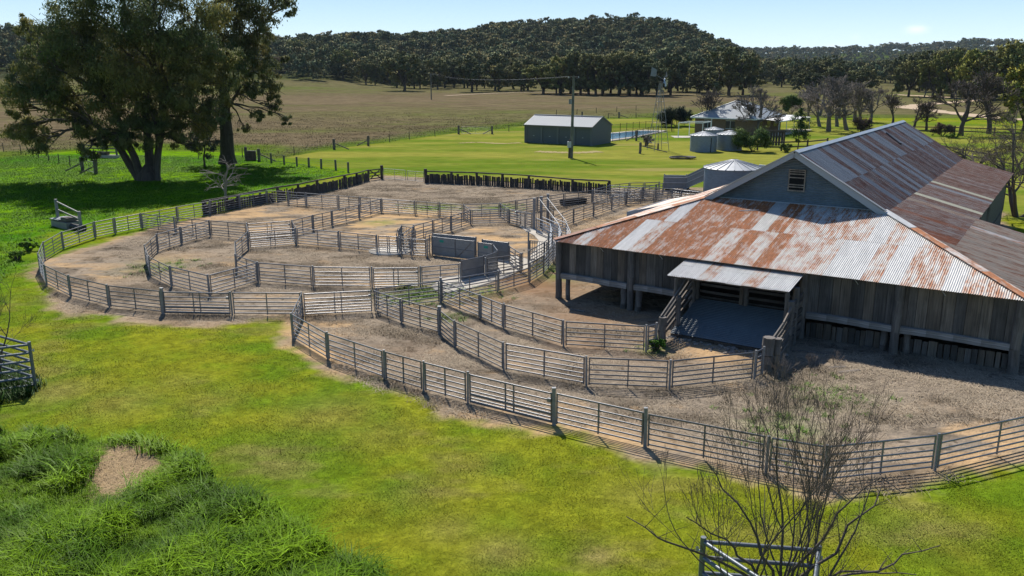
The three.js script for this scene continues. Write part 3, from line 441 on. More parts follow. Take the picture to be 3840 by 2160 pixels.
function solid(a, b, h, label, opt = {}) {
  const { L, mid, turn } = frameOf(a, b), o = thing('race_barrier', label, 'race panel', mid, turn), l = L - 0.1, m = new MB(); m.box(-l / 2, 0.06, -0.008, l / 2, h - 0.02, 0.008); mesh('sheet', m.geo(), sheetSteelM, o);
  rail(l, h, 0.05, 0.05, o); rail(l, h * 0.5, 0.04, 0.06, o); for (const s of [-1, 1]) upright(s * l / 2, h + 0.05, 0.06, o, 'upright', 0);
  if (opt.brace) { for (const [x0, y0, x1, y1] of opt.brace) mesh('brace', beamGeo([x0 * l, y0, 0.02], [x1 * l, y1, 0.02], 0.03, 0.045), steelM, o); }
  if (opt.sign !== undefined) { const s = mesh('label_plate', new MB().box(opt.sign * l - 0.14, h - 0.27, 0.009, opt.sign * l + 0.14, h - 0.13, 0.016).geo(), greenM, o); s.userData.label = 'plain green plate'; }
}
solid([-4.62,-48.09], [-2.04,-46.64], 1.1, 'long solid sheet race panel with a green plate, facing the inner yard', { sign: -0.27, brace: [[0.05, 0.55, 0.05, 1.08], [0.05, 0.55, 0.06, 0.06], [0.1, 0.1, 0.42, 0.98]] });
solid([-1.93,-46.54], [-1.03,-45.94], 1.08, 'short solid sheet race panel with a small green plate', { sign: 0.05 });
solid([-1.03,-45.94], [-0.76,-44.41], 1.05, 'narrow solid sheet panel turning the race towards the concrete');
solid([-4.65,-48.97], [-2,-47.77], 1.1, 'long solid back sheet of the race behind the green plate');
solid([-1.72,-47.46], [-0.15,-46.43], 1.05, 'solid back sheet at the right end of the race');
solid([-2.58,-41.97], [-1.42,-43.07], 1.05, 'solid sheet gate standing on the concrete, left half');
solid([-1.4,-43.07], [-0.76,-44.23], 1.05, 'solid sheet gate standing on the concrete, right half');
// loading ramp behind the lane
{
  const o = thing('loading_ramp', 'grey steel sheep loading ramp with solid sides beside the big water tank', 'loading ramp', [13.24,-74.47], 0); o.position.set(o.position.x, 0, o.position.y); 
  const a = [13.24,-74.47], b = [15.14,-74.23], c = [16.51,-73.02], P = (q, y, k) => [q[0] - a[0] + k * 0.2, y, q[1] - a[1] - k];
  for (const [k, nm] of [[0, 'side_sheet'], [1.5, 'side_sheet']]) { const m = new MB(); m.quad(P(a, 0.25, k), P(b, 0.25, k), P(b, 1.2, k), P(a, 1.2, k)); m.quad(P(b, 0.25, k), P(c, 1.1, k), P(c, 2.15, k), P(b, 1.2, k)); mesh(nm, m.geo(), sheetSteelM, o); for (const y of [0.25, 0.75, 1.2]) mesh('rail', new MB().beam(P(a, y, k - 0.03), P(b, y, k - 0.03), 0.05, 0.05).beam(P(b, y, k - 0.03), P(c, y + 0.92, k - 0.03), 0.05, 0.05).geo(), galvM, o); }
  for (const q of [a, b, c]) for (const k of [0, 1.5]) mesh('post', beamGeo(P(q, 0, k + 0.02), P(q, q === c ? 2.2 : 1.3, k + 0.02), 0.09, 0.09, [1, 0, 0]), postM, o);
  mesh('floor', new MB().quad(P(a, 0.25, 0), P(b, 0.28, 0), P(b, 0.28, 1.5), P(a, 0.25, 1.5)).quad(P(b, 0.28, 0), P(c, 1.1, 0), P(c, 1.1, 1.5), P(b, 0.28, 1.5)).geo(), darkWoodM, o);
  for (const [k, y] of [[0, 0.45], [1.5, 0.45]]) mesh('wheel', poleGeo(P(b, y - 0.15, k + 0.1), P(b, y - 0.15, k + 0.25), 0.3, 0.3, 14), blackM, o);
}
// black feed trough in the lane
{
  const a = [3.88,-66.29], b = [5.8,-67.7], { L, mid, turn } = frameOf(a, b), o = thing('feed_trough', 'long black plastic feed trough behind the lane rails', 'trough', mid, turn), m = new MB(), w = 0.3;
  const sec = [[-w, 0.42], [-w * 0.7, 0.06], [w * 0.7, 0.06], [w, 0.42], [w - 0.04, 0.42], [w * 0.62, 0.1], [-w * 0.62, 0.1], [-w + 0.04, 0.42]];
  for (let i = 0; i < 8; i++) { const [z0, y0] = sec[i], [z1, y1] = sec[(i + 1) % 8]; m.quad([-L / 2, y0, z0], [-L / 2, y1, z1], [L / 2, y1, z1], [L / 2, y0, z0]); }
  for (const s of [-1, 1]) m.quad([s * L / 2, 0.42, -w], [s * L / 2, 0.06, -w * 0.7], [s * L / 2, 0.06, w * 0.7], [s * L / 2, 0.42, w]);
  mesh('tub', m.geo(), blackM, o); for (const s of [-0.4, 0.4]) mesh('foot', new MB().box(s * L - 0.1, 0, -0.22, s * L + 0.1, 0.1, 0.22).geo(), blackM, o); for (let k = 0; k < 5; k++) mesh('rib', new MB().box((k - 2) * L / 5 - 0.03, 0.08, 0.22, (k - 2) * L / 5 + 0.03, 0.42, 0.31).geo(), blackM, o);
}
// ---------------------------------------------------------------- timber paling fence of the back yard
const palings = [0, 1, 2, 3, 4, 5, 6, 7].map((k) => { const R = rand(300 + k), m = new MB(), w = 0.07 + R() * 0.05, h = 0.82 + R() * 0.14, l = (R() - 0.5) * 0.05, t = (R() - 0.5) * 0.05; const s = m.p.length; m.beam([0, -0.05, 0], [l, h, 0], 0.035, 2 * w, [1, 0, 0]); return m.geo(); });
function palingFence(label, pts, postEvery, seed, slack) {
  const o = thing('paling_fence', label, 'fence', [pts[0][0], 0, pts[0][1]]), R = rand(seed), L = pts.map(([x, z]) => [x - pts[0][0], z - pts[0][1]]); let past = 0, k = 0; const tops = [];
  for (let i = 1; i < L.length; i++) {
    const [ax, az] = L[i - 1], [bx, bz] = L[i], d = Math.hypot(bx - ax, bz - az), turn = Math.atan2(-(bz - az), bx - ax);
    const n = Math.max(1, Math.round(d / postEvery));
    for (let j = 0; j < n + (i === L.length - 1 ? 1 : 0); j++) { const t = j / n, x = mix(ax, bx, t), z = mix(az, bz, t), h = 1.06 + R() * 0.12; mesh('post', logGeo([x, -0.2, z], [x + (R() - 0.5) * 0.06, h, z], 0.11 + R() * 0.03, seed * 7 + k++, 7), palingM[k % 3], o); tops.push([x, h - 0.02, z]); }
    for (let s = 0.2; s < d - 0.12; s += 0.2 + R() * 0.055) { const m = mesh('paling', palings[Math.floor(R() * 8)], palingM[Math.floor(R() * 3)], o); m.position.set(mix(ax, bx, s / d), -R() * 0.08, mix(az, bz, s / d)); m.rotation.y = turn + (R() - 0.5) * 0.25; m.rotation.z = (R() - 0.5) * 0.09; }
    mesh('lower_rail', beamGeo([ax, 0.45, az - 0.05], [bx, 0.45, bz - 0.05], 0.06, 0.07), palingM[1], o);
  }
  for (let i = 1; i < tops.length; i++) mesh('top_rail', logGeo(tops[i - 1], tops[i], 0.055 + R() * 0.015, seed + 100 + i, 6), palingM[2], o);
}
palingFence('weathered paling fence with a log top rail at the right of the back yard', [[-8.02,-79.76], [-3.21,-78.37], [1.49,-76.24], [5.27,-74.23], [8.27,-72.54]], 2.9, 11);
palingFence('weathered paling fence with a log top rail down the left of the back yard', [[-22.47,-61.85], [-20.96,-64.93], [-18.87,-68.54], [-16.59,-72.78], [-14.98,-76.5], [-13.64,-81.2]], 2.9, 23);
for (const [x, z, w] of [[-12.57,-82.68, 'left'], [-8.06,-79.76, 'right']]) { const o = solo('gate_post', logGeo([0, -0.3, 0], [0, 1.32, 0], 0.15, x * 7 | 0, 9), palingM[0], `stout dark timber strainer post at the ${w} of the back yard gateway`, 'post'); o.position.set(x, 0, z); }
{ // timber gate
  const a = [-13.61,-81.49], b = [-12.69,-82.68], { L, mid, turn } = frameOf(a, b), o = thing('timber_gate', 'small dark timber gate with crossed braces beside the strainer post', 'gate', mid, turn), l = L - 0.2;
  for (const y of [0.15, 0.42, 0.7, 0.98]) mesh('board', beamGeo([-l / 2, y, 0], [l / 2, y, 0], 0.04, 0.1), palingM[0], o); mesh('brace', beamGeo([-l / 2, 0.15, 0.04], [l / 2, 0.95, 0.04], 0.04, 0.09), palingM[0], o); mesh('brace', beamGeo([-l / 2, 0.95, 0.04], [l / 2, 0.15, 0.04], 0.04, 0.09), palingM[0], o);
}
function tubeGate(a, b, h, label, mats = postM) { const { L, mid, turn } = frameOf(a, b), o = thing('pipe_gate', label, 'gate', mid, turn), l = L - 0.12, r = 0.022; mesh('frame', new MB().tube([-l / 2, 0.12, 0], [l / 2, 0.12, 0], r, r).tube([-l / 2, h, 0], [l / 2, h, 0], r, r).tube([-l / 2, 0.12, 0], [-l / 2, h, 0], r, r).tube([l / 2, 0.12, 0], [l / 2, h, 0], r, r).tube([0, 0.12, 0], [0, h, 0], r * 0.8, r * 0.8).geo(), mats, o); for (let k = 1; k < 5; k++) mesh('wire', new MB().tube([-l / 2, 0.12 + (h - 0.12) * k / 5, 0], [l / 2, 0.12 + (h - 0.12) * k / 5, 0], 0.006, 0.006, 4).geo(), mats, o); return o; }
tubeGate([-12.38,-82.38], [-10.02,-80.9], 1.05, 'thin pipe and wire gate, left leaf of the back yard gateway');
tubeGate([-9.94,-80.9], [-8.22,-79.9], 1.0, 'thin pipe and wire gate, right leaf of the back yard gateway');
// ---------------------------------------------------------------- the woolshed
// own axes: x along the front wall, y up, -z back along the ridge
const V3 = (x, y, z) => new THREE.Vector3(x, y, z);
const shed = thing('woolshed', 'long old timber slab woolshed with a patchwork rusty iron roof', 'woolshed', [2.0, 0, -38.76], -33.4 * Math.PI / 180);
{
  const HE = 2.77, HB = 4.31, HR = 6.72, U0 = 4.74, U1 = 12.81, UR = 18.9, UM = (U0 + U1) / 2, VB = 7.0, VE = 34, UN = 16.0, VS = 12.3, R = rand(5);
  const pick = (w) => (r) => { let t = r() * Object.values(w).reduce((a, b) => a + b, 0); for (const k in w) if ((t -= w[k]) < 0) return k; return Object.keys(w)[0]; };
  const FL = Math.hypot(VB, HB - HE), front = V3(0, (HB - HE) / FL, -VB / FL);
  // front skirt: rusty on the left and in the middle, more bright zinc to the right
  roofPlane(shed, 'roof_sheet', V3(0, HE, 0.12), V3(1, 0, 0), front, 0, UR, [[-0.12, 3.62], [3.56, FL]], () => -1, (s) => Math.min(FL, s / U0 * FL, (UR - s) / (UR - U1) * FL), 0.69,
    (r, s, row) => { if (row === 1 && s > 3.9 && s < 4.7) return 'zinc'; if (s > 12.2) return pick(row ? { zinc: 6, light: 4, rusty: 1 } : { zinc: 5, light: 4.5, rusty: 0.5 })(r); if (s > 9.5) return pick({ light: 5, rusty: 3, zinc: 1.2, deep: 0.6 })(r); if (row === 1 && s > 5) return pick({ rusty: 5, light: 4, zinc: 0.2 })(r); return pick({ rusty: 5.5, light: 3.2, zinc: 1.1, deep: 1.0 })(r); }, 41);
  // left skirt
  const SL = Math.hypot(U0, HB - HE), left = V3(U0 / SL, (HB - HE) / SL, 0);
  roofPlane(shed, 'roof_sheet', V3(0, HE, -VE), V3(0, 0, 1), left, 0, VE, [[-0.12, SL]], () => -1, (s) => Math.min(SL, (VE - s) / VB * SL), 0.69, pick({ rusty: 3, light: 4, tan: 1 }), 43);
  // right skirt: wide beside the front, narrower behind
  const kR = (HB - HE) / (UR - U1), RL = Math.hypot(UR - U1, HB - HE), right = V3(-(UR - U1) / RL, (HB - HE) / RL, 0), narrow = (UR - UN) / (UR - U1) * RL;
  roofPlane(shed, 'roof_sheet', V3(UR, HE, -0.02), V3(0, 0, -1), right, 0, VS, [[-0.1, narrow + 0.05], [narrow, RL]], () => -1, (s) => Math.min(RL, s / VB * RL), 0.69, (r, s, row) => row ? pick({ brown: 4, tan: 1.4, deep: 1 })(r) : pick({ tan: 4, light: 0.6, brown: 0.5 })(r), 47);
  roofPlane(shed, 'roof_sheet', V3(UR, HE, -0.02), V3(0, 0, -1), right, VS, VE, [[narrow - 0.1, RL]], () => -1, () => RL, 0.69, (r, s) => (s > 13.6 && s < 14.2) || (s > 19.5 && s < 20.1) ? 'fibre' : s > 17.8 && s < 18.4 ? 'grey' : pick({ red: 6, brown: 2 })(r), 53);
  // main gable, both slopes
  const GL = Math.hypot(U1 - UM, HR - HB), gr = V3(-(U1 - UM) / GL, (HR - HB) / GL, 0), gl = V3((UM - U0) / GL, (HR - HB) / GL, 0);
  roofPlane(shed, 'roof_sheet', V3(U1 + 0.02, HB + 0.03, -VB + 0.45), V3(0, 0, -1), gr, 0, VE - VB + 0.5, [[-0.1, 2.2], [2.14, GL]], () => -1, () => GL, 0.69, (r, s, row) => row ? (s > 10 && s < 15 ? pick({ grey: 6, brown: 1 })(r) : pick({ grey: 4, brown: 4 })(r)) : pick({ brown: 6, grey: 2.6, deep: 0.6 })(r), 59);
  roofPlane(shed, 'roof_sheet', V3(U0 - 0.02, HB + 0.03, -VE), V3(0, 0, 1), gl, 0, VE - VB + 0.45, [[-0.1, GL]], () => -1, () => GL, 0.69, pick({ grey: 4, light: 2, brown: 1 }), 61);
  // cappings and barge boards
  const cap = (a, b, w, m, name = 'ridge_cap') => mesh(name, beamGeo(a, b, w, 0.03), m, shed);
  for (const s of [-1, 1]) { const m = new MB(); m.beam([UM + s * 0.1, HR + 0.035, -VB + 0.5], [UM + s * 0.1, HR + 0.035, -VE], 0.22, 0.02, [s * 0.5, 1, 0]); mesh('ridge_cap', m.geo(), s > 0 ? galvM : roofM.light, shed); }
  for (let k = 0; k < 4; k++) { const t = k / 4, e = (k + 1) / 4 + 0.01; cap([mix(UR, U1, t), mix(HE, HB, t) + 0.05, -VB * t + 0.1], [mix(UR, U1, e), mix(HE, HB, e) + 0.05, -VB * e + 0.1], 0.34, [roofM.rusty, roofM.light, roofM.rusty, roofM.zinc][k], 'hip_cap'); cap([U0 * t, mix(HE, HB, t) + 0.05, -VB * t + 0.1], [U0 * e, mix(HE, HB, e) + 0.05, -VB * e + 0.1], 0.32, [roofM.deep, roofM.rusty, roofM.light, roofM.rusty][k], 'hip_cap'); }
  const bargeM = std({ color: rgb(0.34, 0.36, 0.4), roughness: 0.6 });
  mesh('barge_board', beamGeo([U0 - 0.15, HB - 0.16, -VB + 0.47], [UM, HR - 0.07, -VB + 0.47], 0.04, 0.26), bargeM, shed);
  mesh('barge_board', beamGeo([U1 + 0.15, HB - 0.16, -VB + 0.47], [UM, HR - 0.07, -VB + 0.47], 0.04, 0.26), bargeM, shed);
  cap([U0 - 0.12, HB + 0.07, -VB + 0.42], [UM, HR + 0.05, -VB + 0.42], 0.26, galvM, 'barge_cap'); cap([U1 + 0.12, HB + 0.07, -VB + 0.42], [UM, HR + 0.05, -VB + 0.42], 0.26, roofM.grey, 'barge_cap');
  // skylight pipe lying near the ridge and a loose rod on the front skirt
  const at = (t, v) => [U1 + gr.x * t, HB + 0.09 + gr.y * t, -v]; mesh('roof_vent', new MB().beam(at(2.9, 24.3), at(4.0, 24.9), 0.26, 0.14, [0.5, 0.86, 0]).geo(), std({ color: rgb(0.06, 0.06, 0.07), metalness: 0.4, roughness: 0.5 }), shed);
  { const q = (u, v) => [u, HE + v / VB * (HB - HE) + 0.06, -v]; mesh('loose_rod', new MB().tube(q(6.75, 5.35), q(7.6, 5.65), 0.02, 0.02, 6).geo(), galvM, shed); }
  // gable of horizontal iron with a louvred opening
  const wu = [8.52, 9.2], wy = [4.95, 5.86];
  for (let k = 0; k < 4; k++) for (let j = 0; j < 3; j++) {
    const y0 = HB - 0.02 + k * 0.62, y1 = Math.min(HR - 0.05, y0 + 0.64), a = U0 + j * (U1 - U0) / 3, b = U0 + (j + 1) * (U1 - U0) / 3 + 0.04; if (y1 <= y0) continue;
    const P = V3(0, y0, -VB - 0.01 * (k % 2)), edge = (s) => (s + y0 - HB) / (HR - HB) * (U1 - UM); if (U1 - edge(0) < a || U0 + edge(0) > b) continue;
    mesh('wall_sheet', corrugated(P, V3(0, 1, 0), V3(-1, 0, 0), 0, y1 - y0, -b, -a, { lo: (s) => -(U1 - edge(s)), hi: (s) => -(U0 + edge(s)), lift: -0.004 * j, pitch: 0.08, amp: 0.012 }), cladM, shed);
  }
  mesh('flashing', beamGeo([U0, HB + 0.02, -VB + 0.06], [U1, HB + 0.02, -VB + 0.06], 0.16, 0.04), bargeM, shed);
  mesh('gable_backing', (() => { const m = new MB(); m.tri([U0, HB, -VB - 0.1], [U1, HB, -VB - 0.1], [UM, HR - 0.05, -VB - 0.1]); m.tri([U0, HB, -VE + 0.1], [U1, HB, -VE + 0.1], [UM, HR - 0.05, -VE + 0.1]); return m.geo(); })(), darkWoodM, shed);
  const win = mesh('louvre_window', new MB().box(wu[0], wy[0], -VB + 0.03, wu[1], wy[1], -VB + 0.035).geo(), darkM, shed);
  mesh('frame', new MB().box(wu[0] - 0.05, wy[0] - 0.06, -VB + 0.03, wu[0], wy[1] + 0.05, -VB + 0.08).box(wu[1], wy[0] - 0.06, -VB + 0.03, wu[1] + 0.05, wy[1] + 0.05, -VB + 0.08).box(wu[0], wy[1], -VB + 0.03, wu[1], wy[1] + 0.05, -VB + 0.08).box(wu[0], wy[0] - 0.06, -VB + 0.03, wu[1], wy[0], -VB + 0.1).geo(), paleWoodM, win);
  for (const f of [0.12, 0.24, 0.42, 0.6, 0.78, 0.9]) if (f !== 0.42) mesh('louvre', new MB().box(wu[0], mix(wy[0], wy[1], f), -VB + 0.04, wu[1], mix(wy[0], wy[1], f) + 0.05, -VB + 0.07).geo(), paleWoodM, win);
  // slab walls: one mesh for each slab
  const slabWall = (u0, u1, z, y0, y1, w, gap, seed) => { const r = rand(seed); let u = u0; while (u < u1 - 0.05) { const e = Math.min(u1, u + w * (0.75 + r() * 0.6)), g = gap * (0.4 + r()), d = (r() - 0.5) * 0.035; mesh('slab', new MB().box(u + g / 2, y0 + (r() - 0.5) * 0.05, z - 0.03 + d, e - g / 2, y1 - r() * 0.07, z + 0.012 + d, r() * 9, r() * 9).geo(), plankM[Math.floor(r() * 5)], shed); u = e; } };
  slabWall(0.24, 6.85, -0.2, 1.12, 2.74, 0.36, 0.012, 71); slabWall(11.45, 18.62, -0.2, 1.05, 2.74, 0.37, 0.013, 73);
  slabWall(11.45, 14.6, -0.42, -0.05, 0.66, 0.24, 0.035, 79); slabWall(14.95, 18.6, -0.42, -0.05, 0.62, 0.24, 0.035, 83);
  { const m = new MB(); m.box(0.2, 1.0, -VE + 0.3, U1, 1.08, -0.3).box(U1, 1.0, -VS + 0.1, UR - 0.3, 1.08, -0.3).box(U1, 1.0, -VE + 0.3, UN - 0.2, 1.08, -VS + 0.1); mesh('floor', m.geo(), darkWoodM, shed); }
  { const m = new MB(); m.box(0.18, 1.02, -VE + 0.3, 0.24, HE - 0.05, -0.25).box(0.24, 1.02, -VE + 0.3, UN - 0.2, HE + 0.3, -VE + 0.36).box(UR - 0.3, -0.1, -VS + 0.1, UR - 0.24, HE - 0.05, -0.22).box(UN - 0.2, -0.1, -VS + 0.1, UR - 0.3, HE + 0.2, -VS + 0.16).box(UN - 0.3, -0.1, -VE + 0.3, UN - 0.24, HE + 0.62, -VS + 0.1); mesh('side_wall', m.geo(), plankM[1], shed); }
  mesh('top_plate', new MB().box(0.1, 2.68, -0.24, UR - 0.2, 2.76, -0.1).geo(), darkWoodM, shed);
  for (const [a, b, y] of [[0.3, 3.68, 1.09], [4.02, 6.75, 1.07], [11.5, 14.66, 0.99], [14.95, 18.55, 0.97]]) { const m = new MB(), N = 4; for (let k = 0; k < N; k++) { const t = k / N, e = (k + 1) / N; m.beam([mix(a, b, t), y + Math.sin(t * 5) * 0.02, -0.1], [mix(a, b, e), y + Math.sin(e * 5) * 0.02, -0.1], 0.2, 0.24); } mesh('floor_beam', m.geo(), beamM, shed); }
  const post = (u, z, h, r, seed) => mesh('post', logGeo([u, -0.3, z], [u + 0.01, h, z], r, seed, 9), logM, shed);
  post(0.13, -0.12, 2.74, 0.15, 1); post(0.62, -0.14, 1.0, 0.12, 2); post(3.85, -0.06, 2.72, 0.16, 3); post(3.5, -0.14, 0.98, 0.14, 4); post(4.22, -0.14, 0.98, 0.15, 5);
  post(6.9, -0.08, 2.7, 0.14, 6); post(11.32, -0.06, 2.72, 0.17, 7); post(14.8, -0.04, 2.72, 0.17, 8); post(18.72, -0.06, 2.72, 0.17, 9); post(14.4, -0.3, 0.95, 0.13, 10); post(15.2, -0.3, 0.95, 0.13, 11); post(9.0, -0.1, 2.66, 0.14, 14); post(UN - 0.27, -VS - 4, 3.3, 0.16, 12); post(UN - 0.27, -VS - 9, 3.3, 0.16, 13);
  for (const v of [3.7, 7.4, 11, 15, 19, 24, 29]) for (const u of [0.4, 4.0, 8.0, 12.0, 15.6]) mesh('stump', logGeo([u, -0.2, -v], [u, 1.0, -v], 0.14, v * 3 + u | 0, 7), darkWoodM, shed);
  for (const u of [2.35, 5.2, 13.2, 16.2]) mesh('strap', new MB().beam([u, 2.72, 0.1], [u + 0.12, 2.5, -0.05], 0.03, 0.02).geo(), galvM, shed);
  // awning over the ramp: eight sheets, two of them rusty
  const AT = V3(0, 0.33, -2.2).normalize(); for (let k = 0; k < 8; k++) mesh('awning_sheet', corrugated(V3(6.42, 2.36, 1.95), V3(1, 0, 0), AT, k * 0.61, (k + 1) * 0.61 + 0.02, -0.05 + (k % 2) * 0.03, 2.26, { lift: (k % 2) * 0.004, u0: k * 3.1 }), [roofM.zinc, roofM.zinc, roofM.light, roofM.zinc, roofM.zinc, roofM.light, roofM.zinc, roofM.zinc][k], shed);
  for (const z of [1.85, 0.7]) mesh('awning_rail', beamGeo([6.5, 2.3 + (1.95 - z) * 0.15, z], [11.2, 2.3 + (1.95 - z) * 0.15, z], 0.07, 0.1), darkWoodM, shed);
  for (const u of [6.75, 11.2]) mesh('awning_post', logGeo([u, -0.2, 1.8], [u, 2.28, 1.8], 0.09, u * 5 | 0, 7), logM, shed); mesh('awning_post', beamGeo([8.9, 1.05, 0.02], [8.9, 2.6, 0.02], 0.2, 0.14, [1, 0, 0]), plankM[4], shed);
  for (const [a, b] of [[[7.4, 2.05, 0.04], [7.95, 2.55, 0.04]], [[10.2, 2.55, 0.04], [10.75, 1.9, 0.04]]]) mesh('brace', beamGeo(a, b, 0.05, 0.08), plankM[2], shed);
  for (const y of [1.35, 1.65, 1.95, 2.25]) { mesh('gate_board', beamGeo([7.1, y, -0.06], [8.8, y, -0.06], 0.03, 0.11), plankM[1], shed); mesh('gate_board', beamGeo([9.1, y, -0.06], [11.1, y, -0.06], 0.03, 0.11), plankM[3], shed); }
  // sloping iron ramp
  const RT = V3(0, -0.82, 2.75).normalize(); for (let k = 0; k < 4; k++) mesh('ramp_sheet', corrugated(V3(6.95 + k * 1.08, 1.02, -0.1), RT, V3(1, 0, 0), 0, 2.87, 0, 1.1, { lift: 0.003 * (k % 2), pitch: 0.12, amp: 0.022 }), std({ map: scaled(steelT, 0.3, 0.3), color: rgb(0.26, 0.31, 0.34), metalness: 0.25, roughness: 0.5 }), shed);
  mesh('ramp_frame', new MB().box(6.95, 0.05, 2.5, 11.2, 0.16, 2.62).box(6.95, 0.3, 1.6, 11.2, 0.42, 1.7).geo(), darkWoodM, shed);
  // side rails of the ramp
  const LR = [[6.85, 0.3], [6.95, 3.75]], RR = [[11.35, 1.75], [11.45, 3.2], [11.5, 4.45]];
  for (let k = 0; k < 5; k++) mesh('ramp_rail', beamGeo([6.85, 2.3 - k * 0.3, 0.25], [6.99, 1.12 - k * 0.22, 3.75], 0.05, 0.13), plankM[k % 5], shed);
  post(6.85, 0.2, 2.35, 0.13, 21); post(7.0, 2.1, 1.55, 0.12, 22); post(7.05, 3.72, 1.12, 0.16, 23); post(11.33, 1.72, 1.95, 0.16, 24); post(11.42, 4.5, 1.28, 0.2, 25); post(11.62, 4.2, 1.2, 0.16, 26); post(11.3, 0.9, 2.3, 0.13, 27);
  for (let k = 0; k < 6; k++) { mesh('ramp_rail', beamGeo([11.36, 1.85 - k * 0.3, 0.1], [11.36, 1.75 - k * 0.28, 1.75], 0.05, 0.2), plankM[(k + 1) % 5], shed); mesh('ramp_rail', beamGeo([11.4, 1.72 - k * 0.28, 1.75], [11.5, 1.42 - k * 0.24, 3.1], 0.05, 0.18), plankM[(k + 2) % 5], shed); mesh('ramp_rail', beamGeo([11.5, 1.42 - k * 0.24, 3.1], [11.5, 1.14 - k * 0.19, 4.45], 0.05, 0.15), plankM[k % 5], shed); }
  // small skillion porch on the left side
  const porch = mesh('porch_roof', corrugated(V3(0.3, 2.75, -12), V3(0, 0, -1), V3(-0.97, -0.24, 0), 0, 6.2, 0, 2.5, { lift: 0.03 }), roofM.light, shed); porch.userData.label = 'small low side roof of grey sheets';
  mesh('fascia', beamGeo([-2.1, 2.1, -11.9], [0.2, 2.7, -11.9], 0.05, 0.3), bargeM, porch); mesh('fascia', beamGeo([-2.12, 2.1, -11.9], [-2.12, 2.1, -18.2], 0.05, 0.28), bargeM, porch); for (const v of [12.2, 18]) mesh('porch_post', poleGeo([-2.0, -0.1, -v], [-2.0, 2.1, -v], 0.08, 0.07), logM, porch);
}
// loose stones and boards about the foot of the ramp
{ const R = rand(91), m = new MB(), M = new THREE.Matrix4().makeRotationY(-33.4 * Math.PI / 180).setPosition(2, 0, -38.76), v = V3(0, 0, 0), gs = [], base = new THREE.IcosahedronGeometry(1, 0); for (let k = 0; k < 240; k++) { v.set(6.9 + R() * 4.6, 0, 2.3 + R() * 1.3 * R()); v.applyMatrix4(M); const g = base.clone(), s = 0.04 + R() * 0.07; g.scale(s * (0.8 + R() * 0.6), s * 0.7, s); g.rotateY(R() * 6); g.translate(v.x, s * 0.2, v.z); gs.push(g); }
  const o = solo('loose_stones', mergeGeometries(gs), std({ color: rgb(0.22, 0.19, 0.165), roughness: 1 }), 'loose grey stones heaped under the lower edge of the iron ramp', 'stones'); o.userData.kind = 'stuff'; }
[[11.98,-28.68, 0.9, 0.3, 'pale broken board lying in the straw at the edge of the shed shade'], [11.6,-30.64, 1.6, -0.4, 'dark plank lying on the ground near the shed wall'], [9.69,-30.55, 0.8, 0.9, 'short plank beside the thick ramp post'], [2.9,-36.51, 0.7, -0.5, 'small offcut of wood lying in front of the shed posts'], [11.7,-29.1, 0.7, 0.1, 'grey stick of timber on the straw right of the ramp']].forEach(([x, z, l, a, label]) => { const o = solo('board', new MB().box(-l / 2, 0, -0.07, l / 2, 0.04, 0.07).geo(), plankM[2], label, 'board'); o.position.set(x, 0.01, z); o.rotation.y = a; });

// ---------------------------------------------------------------- water tanks
const tankRoofM = std({ map: scaled(steelT, 0.6, 0.6), metalness: 0.3, roughness: 0.55, color: rgb(0.95, 0.98, 1.0) });
function tank(x, z, r, h, label, group, ribs = 20) {
  const o = thing('water_tank', label, 'water tank', [x, 0, z], 0.2, group), n = Math.round(h / 0.076) * 4, prof = [];
  for (let i = 0; i <= n; i++) prof.push(new THREE.Vector2(r + Math.sin(i / 4 * 6.2832) * 0.014, h * i / n));
  const wall = mesh('tank_wall', new THREE.LatheGeometry(prof, 56), std({ map: scaled(steelT, 8, 3), color: rgb(0.62, 0.7, 0.78), metalness: 0.35, roughness: 0.5 }), o);
  const roof = mesh('tank_roof', new THREE.LatheGeometry([new THREE.Vector2(r + 0.1, h - 0.02), new THREE.Vector2(r + 0.08, h + 0.03), new THREE.Vector2(r * 0.06, h + r * 0.26), new THREE.Vector2(0.001, h + r * 0.27)], ribs * 2), tankRoofM, o);
  for (let k = 0; k < ribs; k++) { const a = k / ribs * 6.2832, c = Math.cos(a), s = Math.sin(a); mesh('roof_rib', beamGeo([c * (r + 0.1), h + 0.03, s * (r + 0.1)], [c * r * 0.08, h + r * 0.27, s * r * 0.08], 0.07, 0.07), tankRoofM, roof); }
  return o;
}
tank(18.7, -72.3, 2.42, 2.3, 'large corrugated water tank with a ribbed cone roof behind the woolshed gable', null, 22);
{ const o = thing('downpipe', 'white pipe running from the big tank roof towards the shed', 'pipe', [20.9, 2.45, -72.6]); mesh('pipe', poleGeo([0, 0, 0], [3.6, -0.25, 0.5], 0.06, 0.06), whiteM, o); }
const T3 = tank(24.6, -111, 1.68, 2.05, 'grey corrugated water tank, leftmost of the three by the house');
tank(28.4, -112.8, 1.62, 2.05, 'grey corrugated water tank, rightmost of the three and half behind a bush');
tank(27.4, -117.5, 1.2, 2.3, 'small grey water tank set back between the two larger ones');
solo('overflow_pipe', new MB().tube([25.2, 0, -109.4], [25.25, 1.8, -109.4], 0.045, 0.045, 6).geo(), blackM, 'thin black pipe up the front of the left tank', 'pipe');

